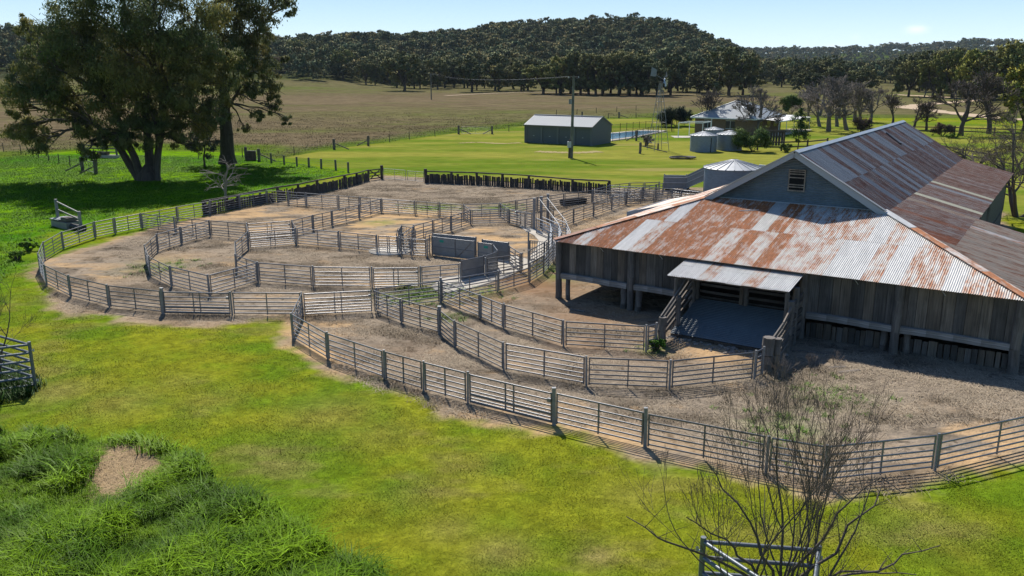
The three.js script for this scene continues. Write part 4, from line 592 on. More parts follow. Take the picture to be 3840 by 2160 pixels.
// ---------------------------------------------------------------- machinery shed
{
  const FLx = 1.83, FLz = -124.03, ux = 0.854, uz = 0.5196, Lf = 10.7, D = 6.1, H = 2.55, RH = 3.75, turn = Math.atan2(-uz, ux);
  const o = thing('machinery_shed', 'dark grey steel shed with a white gable roof and four roller doors', 'shed', [FLx, 0, FLz], turn), wm = std({ color: rgb(0.115, 0.13, 0.135), roughness: 0.6 }), dm = std({ color: rgb(0.09, 0.105, 0.11), roughness: 0.6 }), rm = plantMat({ vertexColors: false, color: rgb(0.34, 0.36, 0.38), roughness: 0.6 });
  const w = new MB(); w.quad([Lf, 0, 0], [Lf, 0, -D], [Lf, H, -D], [Lf, H, 0]).tri([Lf, H, 0], [Lf, H, -D], [Lf, RH, -D / 2]).quad([0, 0, -D], [0, 0, 0], [0, H, 0], [0, H, -D]).tri([0, H, -D], [0, H, 0], [0, RH, -D / 2]).quad([Lf, 0, -D], [0, 0, -D], [0, H, -D], [Lf, H, -D]);
  mesh('wall', w.geo(), wm, o);
  for (let k = 0; k < 24; k++) mesh('wall_rib', new MB().box(Lf, 0, -D * (k + 0.5) / 24 - 0.03, Lf + 0.02, H + (RH - H) * (1 - Math.abs((k + 0.5) / 12 - 1)), -D * (k + 0.5) / 24 + 0.03).geo(), wm, o);
  const dw = 2.28, gapw = (Lf - 4 * dw) / 5; for (let k = 0; k <= 4; k++) mesh('pier', new MB().box(k * (dw + gapw), 0, -0.1, k * (dw + gapw) + gapw, H, 0.03).geo(), wm, o); mesh('lintel', new MB().box(0, 2.3, -0.1, Lf, H, 0.02).geo(), wm, o);
  for (let k = 0; k < 4; k++) { const x = gapw + k * (dw + gapw), d = mesh('roller_door', corrugated(V3(x, 0.02, -0.06), V3(0, 1, 0), V3(-1, 0, 0), 0, 2.28, -dw, 0, { pitch: 0.12, amp: 0.008 }), dm, o); mesh('handle', new MB().box(x + dw / 2 - 0.12, 1.0, -0.05, x + dw / 2 + 0.12, 1.06, -0.02).geo(), galvM, d); }
  const roof = mesh('roof', new MB().quad([-0.12, H - 0.03, 0.15], [Lf + 0.12, H - 0.03, 0.15], [Lf + 0.12, RH + 0.05, -D / 2], [-0.12, RH + 0.05, -D / 2]).quad([Lf + 0.12, H - 0.03, -D - 0.15], [-0.12, H - 0.03, -D - 0.15], [-0.12, RH + 0.05, -D / 2], [Lf + 0.12, RH + 0.05, -D / 2]).geo(), rm, o);
  for (let k = 0; k < 28; k++) { const x = Lf * (k + 0.5) / 28; mesh('roof_rib', beamGeo([x, H - 0.01, 0.15], [x, RH + 0.07, -D / 2], 0.05, 0.03), rm, roof); }
  mesh('ridge_cap', beamGeo([-0.12, RH + 0.08, -D / 2], [Lf + 0.12, RH + 0.08, -D / 2], 0.4, 0.04), rm, o); mesh('gutter', beamGeo([-0.12, H - 0.06, 0.2], [Lf + 0.12, H - 0.06, 0.2], 0.12, 0.12), wm, o); for (const z of [0, -D]) mesh('barge', beamGeo([Lf + 0.1, H - 0.05, z === 0 ? 0.16 : -D - 0.16], [Lf + 0.1, RH + 0.03, -D / 2], 0.06, 0.18), wm, o); mesh('downpipe', poleGeo([0.05, 0, 0.1], [0.05, H, 0.1], 0.05, 0.05, 6), wm, o);
}
// ---------------------------------------------------------------- homestead
{
  const o = thing('homestead', 'brick homestead with a broad pale grey hip roof and verandahs', 'house', [38.08,-137.29], 0); o.position.set(o.position.x, 0, o.position.y); const px = o.position.x, pz = o.position.z;
  const L = [30.16,-143.23], dx = L[0] - px, dz = L[1] - pz, a = Math.hypot(dx, dz), turn = Math.atan2(-dz, dx); o.rotation.y = turn;     // own x runs along the left wall, away from the front corner
  const W = a, D = 12.5, H = 2.55, E = 0.55, RH = 5.1;
  const brickT = tex(256, 256, (u, v, c) => { const row = Math.floor(v * 16), b = Math.floor(u * 8 + (row % 2) * 0.5), f = (v * 16) % 1, g = (u * 8 + (row % 2) * 0.5) % 1, t = lattice[(b * 13 + row * 57) & 65535], m = f < 0.12 || g < 0.06; c[0] = m ? 0.3 : 0.24 + 0.12 * t; c[1] = m ? 0.26 : 0.155 + 0.09 * t; c[2] = m ? 0.21 : 0.09 + 0.06 * t; });
  const bm = std({ map: scaled(brickT, 0.5, 0.72), color: rgb(0.6, 0.55, 0.52), roughness: 0.95 }), rm = plantMat({ vertexColors: false, color: rgb(0.25, 0.28, 0.31), roughness: 0.6 });
  mesh('wall', new MB().box(0, 0, 0, W, H, D).geo(), bm, o);
  const A = [-E, H, -E], B = [W + E, H, -E], C = [W + E, H, D + E], F = [-E, H, D + E], r0 = [W / 2, RH, W / 2 * 0.95], r1 = [W / 2, RH, D - W / 2 * 0.95], roof = mesh('roof', new MB().tri(A, B, r0).quad(B, C, r1, r0).tri(C, F, r1).quad(F, A, r0, r1).geo(), rm, o);
  for (const [p, q] of [[A, r0], [B, r0], [C, r1], [F, r1], [r0, r1]]) mesh('ridge_cap', beamGeo([p[0], p[1] + 0.04, p[2]], [q[0], q[1] + 0.04, q[2]], 0.3, 0.05), whiteM, roof);
  for (const [p, q] of [[A, B], [B, C], [C, F], [F, A]]) mesh('gutter', beamGeo([p[0], H - 0.08, p[2]], [q[0], H - 0.08, q[2]], 0.12, 0.16), whiteM, o);
  for (const [x, w] of [[3, 1.5], [7, 1.2]]) { const f = mesh('window', new MB().box(x, 0.9, -0.03, x + w, 2.1, 0).geo(), std({ color: rgb(0.02, 0.025, 0.03), roughness: 0.1 }), o); mesh('frame', new MB().box(x - 0.06, 0.84, -0.05, x + w + 0.06, 0.9, 0).box(x - 0.06, 2.1, -0.05, x + w + 0.06, 2.16, 0).box(x + w / 2 - 0.03, 0.9, -0.05, x + w / 2 + 0.03, 2.1, -0.03).geo(), whiteM, f); }
  for (const z of [2.5, 6, 9]) mesh('window', new MB().box(-0.04, 0.9, z, 0, 2.1, z + 1.5).geo(), std({ color: rgb(0.02, 0.025, 0.03), roughness: 0.1 }), o);
  const v = mesh('verandah_roof', new MB().quad([-E, 2.45, 2], [-E, 2.45, D + 4.5], [-3.6, 2.2, D + 4.5], [-3.6, 2.2, 2]).quad([-E, 2.45, D + 4.5], [4, 2.45, D + 4.5], [4, 2.45, D], [-E, 2.45, D]).box(-3.62, 2.08, 2, -3.56, 2.22, D + 4.5).geo(), whiteM, o);
  for (const z of [2.1, 5.5, 9, 12.5, D + 4.3]) mesh('verandah_post', poleGeo([-3.45, 0, z], [-3.45, 2.15, z], 0.05, 0.05, 6), whiteM, v);
  mesh('paving', new MB().box(-3.8, -0.05, 1, -0.01, 0.08, D + 5).geo(), concM, o); mesh('verandah_post', poleGeo([W * 0.65, 0, -1.2], [W * 0.65, 2.4, -1.2], 0.05, 0.05, 6), whiteM, o);
}
{ const o = thing('pergola', 'white steel pergola frame beside the homestead', 'pergola', [25.46,-132.57]); o.position.set(o.position.x, 0, o.position.y); for (const [x, z] of [[0, 0], [2.3, -3.2], [3.6, 0.4], [5.6, -3]]) mesh('post', poleGeo([x, 0, z], [x, 2.25, z], 0.06, 0.06, 6), whiteM, o); for (const [a, b] of [[[0, 2.25, 0], [3.6, 2.25, 0.4]], [[0, 2.25, 0], [2.3, 2.25, -3.2]], [[2.3, 2.25, -3.2], [5.6, 2.25, -3]], [[3.6, 2.25, 0.4], [5.6, 2.25, -3]]]) mesh('beam', beamGeo(a, b, 0.08, 0.12), whiteM, o); mesh('paving', new MB().box(-0.6, -0.05, -3.2, 4, 0.05, 0.4).geo(), concM, o); }
// ---------------------------------------------------------------- power poles and wires
const poleM = wood(1.05, 1.2, 1.1, 0.02);
{
  const [x, z] = [7.06,-102.45], o = thing('power_pole', 'tall weathered timber power pole standing on the back lawn', 'power pole', [x, 0, z]);
  mesh('pole', poleGeo([0, -0.5, 0], [0.12, 9.5, 0], 0.2, 0.13, 12), poleM, o); mesh('crossarm', beamGeo([-0.55, 9.15, 0], [0.8, 9.25, 0], 0.1, 0.12), darkWoodM, o);
  for (const k of [-0.45, 0.7]) mesh('insulator', poleGeo([k, 9.25, 0], [k, 9.45, 0], 0.05, 0.03, 8), whiteM, o);
  mesh('transformer', poleGeo([-0.22, 6.3, 0.2], [-0.22, 6.85, 0.2], 0.2, 0.2, 12), postM, o); const mb = mesh('meter_box', new MB().box(-0.5, 1.25, 0.05, -0.05, 1.95, 0.4).geo(), galvM, o); mesh('stay_post', poleGeo([-0.3, -0.2, 0.1], [-0.24, 2.2, 0.12], 0.1, 0.09, 8), darkWoodM, o);
  const [x2, z2] = [-26.84,-290.9], p = thing('power_pole', 'distant thin power pole out in the dry paddock', 'power pole', [x2, 0, z2]); mesh('pole', poleGeo([0, -0.5, 0], [0.05, 8.6, 0], 0.2, 0.14, 8), poleM, p); mesh('crossarm', beamGeo([-0.9, 8.2, 0], [0.9, 8.2, 0], 0.12, 0.14), darkWoodM, p); for (const k of [-0.8, 0.8]) mesh('insulator', poleGeo([k, 8.25, 0], [k, 8.45, 0], 0.05, 0.04, 6), whiteM, p);
  [[-0.45, -0.8, 'left'], [0.7, 0.8, 'right']].forEach(([a, b, w]) => { const m = new MB(); let q; for (let i = 0; i <= 24; i++) { const t = i / 24, c = [mix(x + a, x2 + b, t), mix(9.45, 8.45, t) - 1.1 * 4 * t * (1 - t), mix(z, z2, t)]; if (q) m.tube(q, c, 0.008, 0.008, 4); q = c; } solo('power_line', m.geo(), postM, `sagging ${w} wire between the near and the distant power pole`, 'wire'); });
}
// ---------------------------------------------------------------- windmill
{
  const [x, z] = [18.95,-111.96], h = 8.6, o = thing('windmill', 'tall skeletal farm windmill with a small bladed wheel', 'windmill', [x, 0, z], 0.3), b = 1.05;
  for (const i of [-1, 1]) for (const j of [-1, 1]) mesh('leg', beamGeo([i * b, 0, j * b], [i * 0.12, h, j * 0.12], 0.05, 0.05), postM, o);
  const br = new MB(); for (let k = 0; k < 6; k++) { const y = 1 + k * 1.3, f = (y) => mix(b, 0.12, y / h); const r = f(y), s = f(y + 1.3); for (const [i, j, m, n] of [[-1, -1, 1, -1], [1, -1, 1, 1], [1, 1, -1, 1], [-1, 1, -1, -1]]) { br.tube([i * r, y, j * r], [m * r, y, n * r], 0.016, 0.016, 4).tube([i * r, y, j * r], [m * s, y + 1.3, n * s], 0.01, 0.01, 4); } } mesh('bracing', br.geo(), postM, o);
  mesh('pump_rod', poleGeo([0, 0.4, 0], [0, h, 0], 0.025, 0.025, 5), postM, o);
  const hub = mesh('wheel', poleGeo([0.3, h + 0.4, 0.3], [0.42, h + 0.4, 0.42], 0.09, 0.09, 10), galvM, o);
  for (let k = 0; k < 14; k++) { const a = k / 14 * 6.283, n = V3(0.7071, 0, 0.7071), u = V3(0.7071, 0, -0.7071).multiplyScalar(Math.cos(a)).add(V3(0, Math.sin(a), 0)), w = V3(0.7071, 0, -0.7071).multiplyScalar(Math.cos(a + 0.25)).add(V3(0, Math.sin(a + 0.25), 0)), c = V3(0.42, h + 0.4, 0.42), P = (v, r, k) => c.clone().addScaledVector(v, r).addScaledVector(n, k).toArray(); if (k === 4 || k === 9) continue; mesh('blade', new MB().quad(P(u, 0.28, 0), P(u, 0.92, 0.02), P(w, 0.92, 0.12), P(w, 0.28, 0.05)).geo(), galvM, hub); }
  mesh('tail_boom', beamGeo([0.2, h + 0.4, 0.2], [-0.7, h + 1.1, -0.6], 0.04, 0.04), postM, o); mesh('tail_vane', new MB().quad([-0.5, h + 0.7, -0.4], [-0.95, h + 0.8, -1.1], [-0.85, h + 1.9, -1.0], [-0.4, h + 1.55, -0.35]).geo(), postM, o);
  mesh('pump', poleGeo([0, 0, 0], [0, 0.9, 0], 0.14, 0.1, 8), darkWoodM, o); mesh('platform', new MB().box(-0.3, h - 0.02, -0.3, 0.3, h + 0.05, 0.3).geo(), darkWoodM, o);
}
{ const o = thing('strainer_fence', 'grey timber post and slanting rail at the foot of the windmill', 'fence', [16.02,-107.75]); o.position.set(o.position.x, 0, o.position.y); mesh('post', logGeo([0, -0.2, 0], [0, 1.4, 0], 0.16, 5, 8), logM, o); mesh('rail', logGeo([0, 1.0, 0], [3.2, 0.3, 1.2], 0.06, 6, 6), logM, o); }
{ const m = new MB(), R = rand(3); let q; for (let i = 0; i <= 60; i++) { const a = i / 60 * 6.283 * 3.2, r = 0.75 + i / 60 * 0.5, c = [Math.cos(a) * r * 1.3, 0.05 + 0.12 * (i / 60) + R() * 0.03, Math.sin(a) * r]; if (q) m.tube(q, c, 0.07, 0.07, 6); q = c; } const o = solo('poly_pipe', m.geo(), blackM, 'coil of black plastic pipe lying on the lawn', 'pipe coil'); o.position.set(20.09,-101.54); o.position.z = o.position.y; o.position.y = 0.02; }
// ---------------------------------------------------------------- pool
{
  const P = [[13.37,-137.29],[21.95,-145.47],[24.6,-144.12],[19.22,-134.11],[14.18,-127.45]], o = thing('swimming_pool', 'blue swimming pool with a pale paved edge behind the machinery shed', 'pool', [P[0][0], 0, P[0][1]]), loc = P.map(([x, z]) => [x - P[0][0], z - P[0][1]]), c = [0, 0]; loc.forEach(([x, z]) => { c[0] += x / 5; c[1] += z / 5; });
  mesh('paving', slab(loc.map(([x, z]) => [c[0] + (x - c[0]) * 1.25, c[1] + (z - c[1]) * 1.35]), 0.0, 0.1), concM, o);
  const w = new THREE.ShapeGeometry(new THREE.Shape(loc.map(([x, z]) => new THREE.Vector2(x, -z)))); w.rotateX(-Math.PI / 2); w.translate(0, 0.135, 0); mesh('pool_water', w, std({ color: rgb(0.05, 0.17, 0.29), roughness: 0.08 }), o);
}
function picketFence(label, pts, h = 1.2) { const o = thing('pool_fence', label, 'fence', [pts[0][0], 0, pts[0][1]]); for (let i = 1; i < pts.length; i++) { const a = pts[i - 1].map((v, k) => v - pts[0][k]), b = pts[i].map((v, k) => v - pts[0][k]), L = Math.hypot(b[0] - a[0], b[1] - a[1]), n = Math.max(1, Math.round(L / 2.3)), m = new MB(); for (const y of [0.12, h - 0.05]) mesh('rail', beamGeo([a[0], y, a[1]], [b[0], y, b[1]], 0.035, 0.035), blackM, o); for (let k = 0; k <= n; k++) { const x = mix(a[0], b[0], k / n), z = mix(a[1], b[1], k / n); mesh('post', new MB().box(x - 0.035, 0, z - 0.035, x + 0.035, h + 0.1, z + 0.035).geo(), blackM, o); } for (let k = 0; k < L / 0.14; k++) { const x = mix(a[0], b[0], k * 0.14 / L), z = mix(a[1], b[1], k * 0.14 / L); m.tube([x, 0.12, z], [x, h - 0.05, z], 0.008, 0.008, 3); } const s = mesh('pickets', m.geo(), blackM, o); s.userData.kind = 'stuff'; } }
picketFence('black tubular pool fence, the near side facing the shed', [[14.59,-125.38],[18.09,-130.33],[21.56,-137.29],[23.83,-141.48]]);
picketFence('black tubular pool fence, the far side by the paddock', [[14.83,-142.35],[18.32,-146.85],[22.24,-151.65],[24.95,-154.67],[28.92,-157.82]]);
picketFence('black tubular pool fence closing the right end by the pergola', [[23.83,-141.48],[26.74,-145.02],[28.92,-157.82]]);
// ---------------------------------------------------------------- wire fences on timber posts
function wireFence(label, pts, h, r, mat, wires = 4, seed = 1) {
  const o = thing('wire_fence', label, 'fence', [pts[0][0], 0, pts[0][1]]), R = rand(seed), L = pts.map(([x, z]) => [x - pts[0][0], z - pts[0][1]]); let tops = [];
  L.forEach(([x, z], i) => { const t = [x + (R() - 0.5) * 0.08, h * (0.92 + R() * 0.14), z]; mesh('post', poleGeo([x, -0.2, z], t, r * (0.9 + R() * 0.25), r * 0.9, 7), mat, o); tops.push(t); });
  for (let k = 0; k < wires; k++) { const m = new MB(); for (let i = 1; i < L.length; i++) { const y = h * (0.25 + 0.65 * k / (wires - 1)); m.tube([L[i - 1][0], y, L[i - 1][1]], [L[i][0], y, L[i][1]], 0.008, 0.008, 3); } mesh('wire', m.geo(), postM, o); }
}
const along = (pts, d) => { const o = [pts[0]]; for (let i = 1; i < pts.length; i++) { const [ax, az] = pts[i - 1], [bx, bz] = pts[i], n = Math.max(1, Math.round(Math.hypot(bx - ax, bz - az) / d)); for (let k = 1; k <= n; k++) o.push([mix(ax, bx, k / n), mix(az, bz, k / n)]); } return o; };
wireFence('wire fence on stout grey timber posts between the tall tree and the paling fence', [[-29.15,-98.9],[-27.22,-97.21],[-25.36,-95.58],[-23.56,-94],[-21.99,-92.85],[-20.41,-91.72],[-18.55,-90.27],[-16.86,-88.16]], 1.05, 0.12, logM, 4, 3);
wireFence('wire fence on thin steel pickets at the left below the paddock', along([[-69.61,-111.96],[-65.06,-110.34],[-60.83,-106.75],[-56.11,-101.99],[-53.31,-98.9],[-50.62,-95.98],[-48,-93.23],[-44.7,-89.2]], 6), 1.15, 0.05, darkWoodM, 4, 4);
wireFence('wire fence between the back lawn and the paddock, left stretch', along([[-29.27,-99.33],[-27.01,-106.75],[-23.47,-113.62]], 6), 1.05, 0.05, darkWoodM, 4, 5);
wireFence('wire fence between the back lawn and the paddock, middle stretch', along([[-23.47,-113.62],[-19.87,-119.53],[-15.37,-129.6],[-8.65,-140.62]], 7), 1.1, 0.055, darkWoodM, 4, 6);
wireFence('wire fence between the back lawn and the paddock, stretch left of the shed', along([[-3.21,-139.78],[-0.54,-145.93],[2.25,-153.65]], 6), 1.1, 0.06, darkWoodM, 4, 7);
wireFence('wire fence along the paddock behind the machinery shed', along([[12.49,-179.71],[14.57,-181.1],[20.18,-182.51],[26.43,-185.41],[33.21,-185.41]], 7), 1.1, 0.08, darkWoodM, 3, 8);
wireFence('far wire fence crossing the dry paddock', along([[9.95,-194.66],[19.82,-204.86],[30.75,-216.18],[37.38,-226.6]], 9), 1.2, 0.07, darkWoodM, 3, 9);
wireFence('distant wire fence along the green strip at the left of the paddock', along([[-45.79,-94.78],[-43.29,-97.63],[-36.83,-101.09],[-32.39,-103.37]], 6), 1.1, 0.05, darkWoodM, 4, 10);
[[-23.42,-113.62, 1.35, 'at the left of the back lawn'], [-19.77,-118.91, 1.35, 'in the middle of the lawn fence'], [-8.6,-139.78, 1.4, 'left of the wire gate by the machinery shed'], [-3.21,-139.78, 1.3, 'right of the wire gate by the machinery shed'], [-44.7,-89.2, 1.45, 'left of the mesh gate under the big trees'], [-42.17,-86.81, 1.45, 'right of the mesh gate under the big trees'], [-29.1,-98.9, 1.4, 'at the foot of the tall tree'], [14.57,-181.1, 1.5, 'beyond the power pole'], [22.61,-183.95, 1.3, 'behind the pool'], [18.19,-126.75, 1.5, 'before the pool fence'], [-30.96,-100.2, 1.5, 'nearest the trunk of the tall tree']].forEach(([x, z, h, w], i) => {
  const o = thing('strainer_post', `stout grey strainer post ${w}`, 'post', [x, 0, z]); mesh('post', logGeo([0, -0.3, 0], [0, h, 0], 0.17, i + 60, 9), logM, o); if (i !== 10) mesh('stay', logGeo([0.05, h * 0.6, 0], [i === 4 ? -1.6 : i % 2 ? -1.5 : 2.0, 0.05, 0.4], 0.07, i + 80, 6), logM, o);
});
tubeGate([-8.21,-139.78], [-3.51,-138.94], 1.15, 'thin wire gate in the lawn fence left of the machinery shed');
tubeGate([-44.54,-89.2], [-42.49,-87.14], 1.15, 'wire mesh gate between two posts under the big trees');
tubeGate([-30.77,-100.2], [-29.32,-99.33], 1.1, 'small rusty wire gate at the foot of the tall tree');
tubeGate([18.54,-126.75], [20.63,-127.45], 1.1, 'wire gate in front of the pool fence');
{ const a = [-31.19,-100.2], o = thing('crate', 'dark timber crate beside the gate at the tall tree', 'crate', [a[0] + 0.9, 0, a[1] + 0.3], 0.3); for (let k = 0; k < 5; k++) mesh('slat', new MB().box(-0.55, k * 0.22, 0.4, 0.55, k * 0.22 + 0.18, 0.45).box(-0.55, k * 0.22, -0.45, 0.55, k * 0.22 + 0.18, -0.4).geo(), darkWoodM, o); for (const x of [-0.55, 0.5]) mesh('side', new MB().box(x, 0, -0.45, x + 0.05, 1.08, 0.45).geo(), darkWoodM, o); }
// dark post and rail fences round the house garden
function postRail(label, pts, h, rails, d) { const o = thing('post_and_rail_fence', label, 'fence', [pts[0][0], 0, pts[0][1]]), P = along(pts, d).map(([x, z]) => [x - pts[0][0], z - pts[0][1]]); P.forEach(([x, z], i) => { mesh('post', new MB().box(x - 0.09, -0.2, z - 0.09, x + 0.09, h, z + 0.09).geo(), darkWoodM, o); if (i) for (const y of rails) mesh('rail', beamGeo([P[i - 1][0], y, P[i - 1][1]], [x, y, z], 0.06, 0.16), darkWoodM, o); }); }
postRail('dark post and rail fence in front of the homestead verandah', [[31.86,-111.96],[34.79,-111.42],[38.5,-112.51],[42.1,-115.33]], 1.35, [0.5, 1.1], 3.2);
postRail('dark post and rail fence across the far side of the right garden', [[64.41,-141.48],[71.35,-139.78],[75.97,-136.48],[81.9,-131.82]], 1.3, [0.5, 1.05], 5);
postRail('short dark post and rail fence just past the woolshed ridge', [[52.82,-108.26],[53.14,-101.54],[53.87,-95.98]], 1.3, [0.45, 1.05], 5);
{ const o = thing('timber_wall', 'dark timber screen with a top rail beside the homestead verandah', 'screen', [33.83,-117.69]); o.position.set(o.position.x, 0, o.position.y); mesh('top_rail', new MB().box(-0.1, 1.9, -0.06, 3.4, 2.2, 0.06).geo(), darkWoodM, o); for (const x of [0, 3.2]) mesh('post', new MB().box(x - 0.1, -0.2, -0.1, x + 0.1, 2.1, 0.1).geo(), darkWoodM, o); for (let k = 0; k < 8; k++) mesh('slat', new MB().box(0.1 + k * 0.38, 0.1, -0.02, 0.4 + k * 0.38, 1.9, 0.02).geo(), darkWoodM, o); }
// ---------------------------------------------------------------- troughs at the left
{
  const a = [-31.01,-57.8], o = thing('water_trough', 'concrete water trough lid and float box outside the far left yard rails', 'trough', [a[0], 0, a[1]], -0.62);
  mesh('tub', new MB().box(0, 0, -0.55, 2.0, 0.42, 0.55).geo(), std({ map: scaled(concT, 0.5, 0.5), color: rgb(0.55, 0.55, 0.55), roughness: 0.9 }), o); mesh('cover', new MB().box(-0.05, 0.5, -0.6, 1.1, 0.56, 0.6).geo(), sheetSteelM, o); mesh('float_box', new MB().box(1.15, 0.5, -0.45, 1.9, 0.72, 0.45).geo(), std({ color: rgb(0.12, 0.1, 0.09), roughness: 0.9 }), o); mesh('drum', poleGeo([2.2, 0.2, 0.3], [3.6, 0.2, 0.2], 0.2, 0.2, 12), blackM, o);
  const g = thing('trough_guard', 'steel two rail guard standing over the concrete trough', 'guard rail', [a[0] - 0.2, 0, a[1] - 0.3], -0.72); for (const x of [0, 3.6]) mesh('post', new MB().box(x - 0.08, -0.2, -0.08, x + 0.08, x ? 1.3 : 1.75, 0.08).geo(), postM, g); mesh('rail', beamGeo([0, 1.6, 0], [3.6, 1.2, 0], 0.06, 0.09), steelM, g); mesh('rail', beamGeo([0, 1.05, 0], [3.6, 0.75, 0], 0.06, 0.09), steelM, g);
}
{ const a = [-51.08,-102.91], o = thing('water_trough', 'long concrete trough with a timber guard rail in the grass under the big trees', 'trough', [a[0], 0, a[1]], -0.12); mesh('tub', new MB().box(0, 0, -0.4, 4.2, 0.35, 0.4).geo(), concM, o); mesh('float_box', new MB().box(1.9, 0.35, -0.35, 3.0, 0.7, 0.35).geo(), darkWoodM, o); for (const x of [0, 4.1]) mesh('post', new MB().box(x - 0.08, 0, -0.1, x + 0.08, 1.6, 0.1).geo(), logM, o); for (const y of [0.75, 1.15, 1.5]) mesh('rail', beamGeo([0, y, 0], [4.1, y - 0.06, 0], 0.07, 0.13), logM, o); }
// ---------------------------------------------------------------- steel guards round the two young bare trees
const guardM = std({ map: scaled(steelT, 2, 2), metalness: 0.4, roughness: 0.45, color: rgb(0.38, 0.42, 0.46) });
function guard(label, S, h, n) {
  const c = [0, 0]; S.forEach(([x, z]) => { c[0] += x / 3; c[1] += z / 3; });
  const o = thing('tree_guard', label, 'tree guard', [c[0], 0, c[1]]), L = S.map(([x, z]) => [x - c[0], z - c[1]]);
  L.forEach(([ax, az], j) => {
    const [bx, bz] = L[(j + 1) % 3];
    for (let i = 0; i < n; i++) { const y = 0.14 + (h - 0.24) * i / (n - 1); mesh('rail', poleGeo([ax, y, az], [bx, y, bz], 0.042, 0.042, 8), guardM, o); }
    mesh('corner_post', poleGeo([ax, -0.15, az], [ax, h, az], 0.055, 0.055, 10), guardM, o);
    for (const y of [0.3, h - 0.3]) mesh('hinge', new MB().tube([ax * 1.08, y - 0.04, az * 1.08], [ax * 1.08, y + 0.05, az * 1.08], 0.03, 0.03, 6).tube([ax, y, az], [ax * 1.08, y, az * 1.08], 0.018, 0.018, 5).geo(), galvM, o);
  });
}
guard('three sided steel rail guard round the bare young tree at the bottom right', [[3.62, -14.46], [5.7, -14.16], [4.92, -12.3]], 1.9, 6);
guard('three sided steel rail guard round the bare young tree at the left edge', [[-16.05, -27.05], [-18.2, -26.0], [-18.15, -28.3]], 1.66, 6);
// ---------------------------------------------------------------- trees
const leafMat = (r, g, b, t = 0.0) => plantMat({ color: rgb(r, g, b), roughness: 0.75, specularIntensity: 0.1, ...(t ? { transmission: t, thickness: 0 } : {}) });
class Leaves {
  constructor() { this.p = []; this.n = []; this.c = []; this.i = []; }
  // one hanging leaf clump: a kite with its own tilt
  add(x, y, z, l, w, R, droop, shade, out) {
    const a = R() * 6.2832, e = mix((R() - 0.5) * 2.6, -1.1 + (R() - 0.5) * 0.9, droop), dx = Math.cos(a) * Math.cos(e), dy = Math.sin(e), dz = Math.sin(a) * Math.cos(e);
    let tx = -Math.sin(a), ty = (R() - 0.5) * 1.2, tz = Math.cos(a); const tl = Math.hypot(tx, ty, tz); tx /= tl; ty /= tl; tz /= tl;
    const s = this.p.length / 3, h = l / 2; let nx = dy * tz - dz * ty, ny = dz * tx - dx * tz, nz = dx * ty - dy * tx; const flip = !(ny < 0), nl = (Math.hypot(nx, ny, nz) || 1) * (ny < 0 ? -1 : 1); nx /= nl; ny /= nl; nz /= nl; let ax = nx, ay = ny, az = nz, turn = flip;
    if (out) { const s0 = nx * out[0] + ny * out[1] + nz * out[2] < 0 ? -1 : 1; if (s0 < 0) turn = !turn; ax = nx * s0 * 0.45 + out[0]; ay = ny * s0 * 0.45 + out[1]; az = nz * s0 * 0.45 + out[2]; const q = Math.hypot(ax, ay, az) || 1; ax /= q; ay /= q; az /= q; }
    this.p.push(x - dx * h, y - dy * h, z - dz * h, x + tx * w / 2, y + ty * w / 2, z + tz * w / 2, x + dx * h, y + dy * h, z + dz * h, x - tx * w / 2, y - ty * w / 2, z - tz * w / 2);
    for (let k = 0; k < 4; k++) { this.n.push(ax, ay, az); this.c.push(shade[0], shade[1], shade[2]); }
    if (turn) this.i.push(s, s + 2, s + 1, s, s + 3, s + 2); else this.i.push(s, s + 1, s + 2, s, s + 2, s + 3);
  }
  geo() { const g = new THREE.BufferGeometry(); g.setAttribute('position', new THREE.Float32BufferAttribute(this.p, 3)); g.setAttribute('normal', new THREE.Float32BufferAttribute(this.n, 3)); g.setAttribute('color', new THREE.Float32BufferAttribute(this.c, 3)); g.setIndex(this.i); return g; }
}
// foliage through a set of round masses, gathered in sprays so that gaps show between them
function foliage(lobes, per, size, seed, { droop = 0.55, sprays = 10, tint = 0.35, ratio = 0.34, tight = 0.3 } = {}) {
  const R = rand(seed), L = new Leaves(), gauss = () => R() + R() + R() - 1.5;
  for (const [x, y, z, r, ry = r] of lobes) {
    const hue = (R() - 0.5) * tint, n = Math.round(sprays * Math.max(0.6, (r / 2) ** 1.3)), m = Math.max(4, Math.round(per * Math.max(0.3, (r / 2) ** 1.7) / n));
    for (let k = 0; k < n; k++) {
      const th = R() * 6.2832, cy = R() * 2 - 1, q = Math.pow(R(), 0.45), sx = Math.sqrt(1 - cy * cy), px = x + Math.cos(th) * sx * q * r, py = y + cy * q * ry, pz = z + Math.sin(th) * sx * q * r, sr = r * tight * (0.6 + R() * 0.8), hs = hue + (R() - 0.5) * tint;
      for (let j = 0; j < m; j++) { const v = 1 + (R() - 0.5) * 0.5 + hs * 0.6, gx = gauss() * sr, gy = gauss() * sr * 0.75 - 0.1 * sr, gz = gauss() * sr, ol = Math.hypot(px + gx - x, py + gy - y, pz + gz - z) || 1, sl = Math.hypot(gx, gy, gz) || 1; L.add(px + gx, py + gy, pz + gz, size * (0.6 + R() * 0.8), size * ratio * (0.7 + R() * 0.6), R, droop, [v * (1 + hs * 0.7), v, v * (1 - hs * 0.4)], [0.55 * (px + gx - x) / ol + 0.45 * gx / sl, 0.55 * (py + gy - y) / ol + 0.45 * gy / sl + 0.25, 0.55 * (pz + gz - z) / ol + 0.45 * gz / sl]); }
    }
  }
  return L.geo();
}
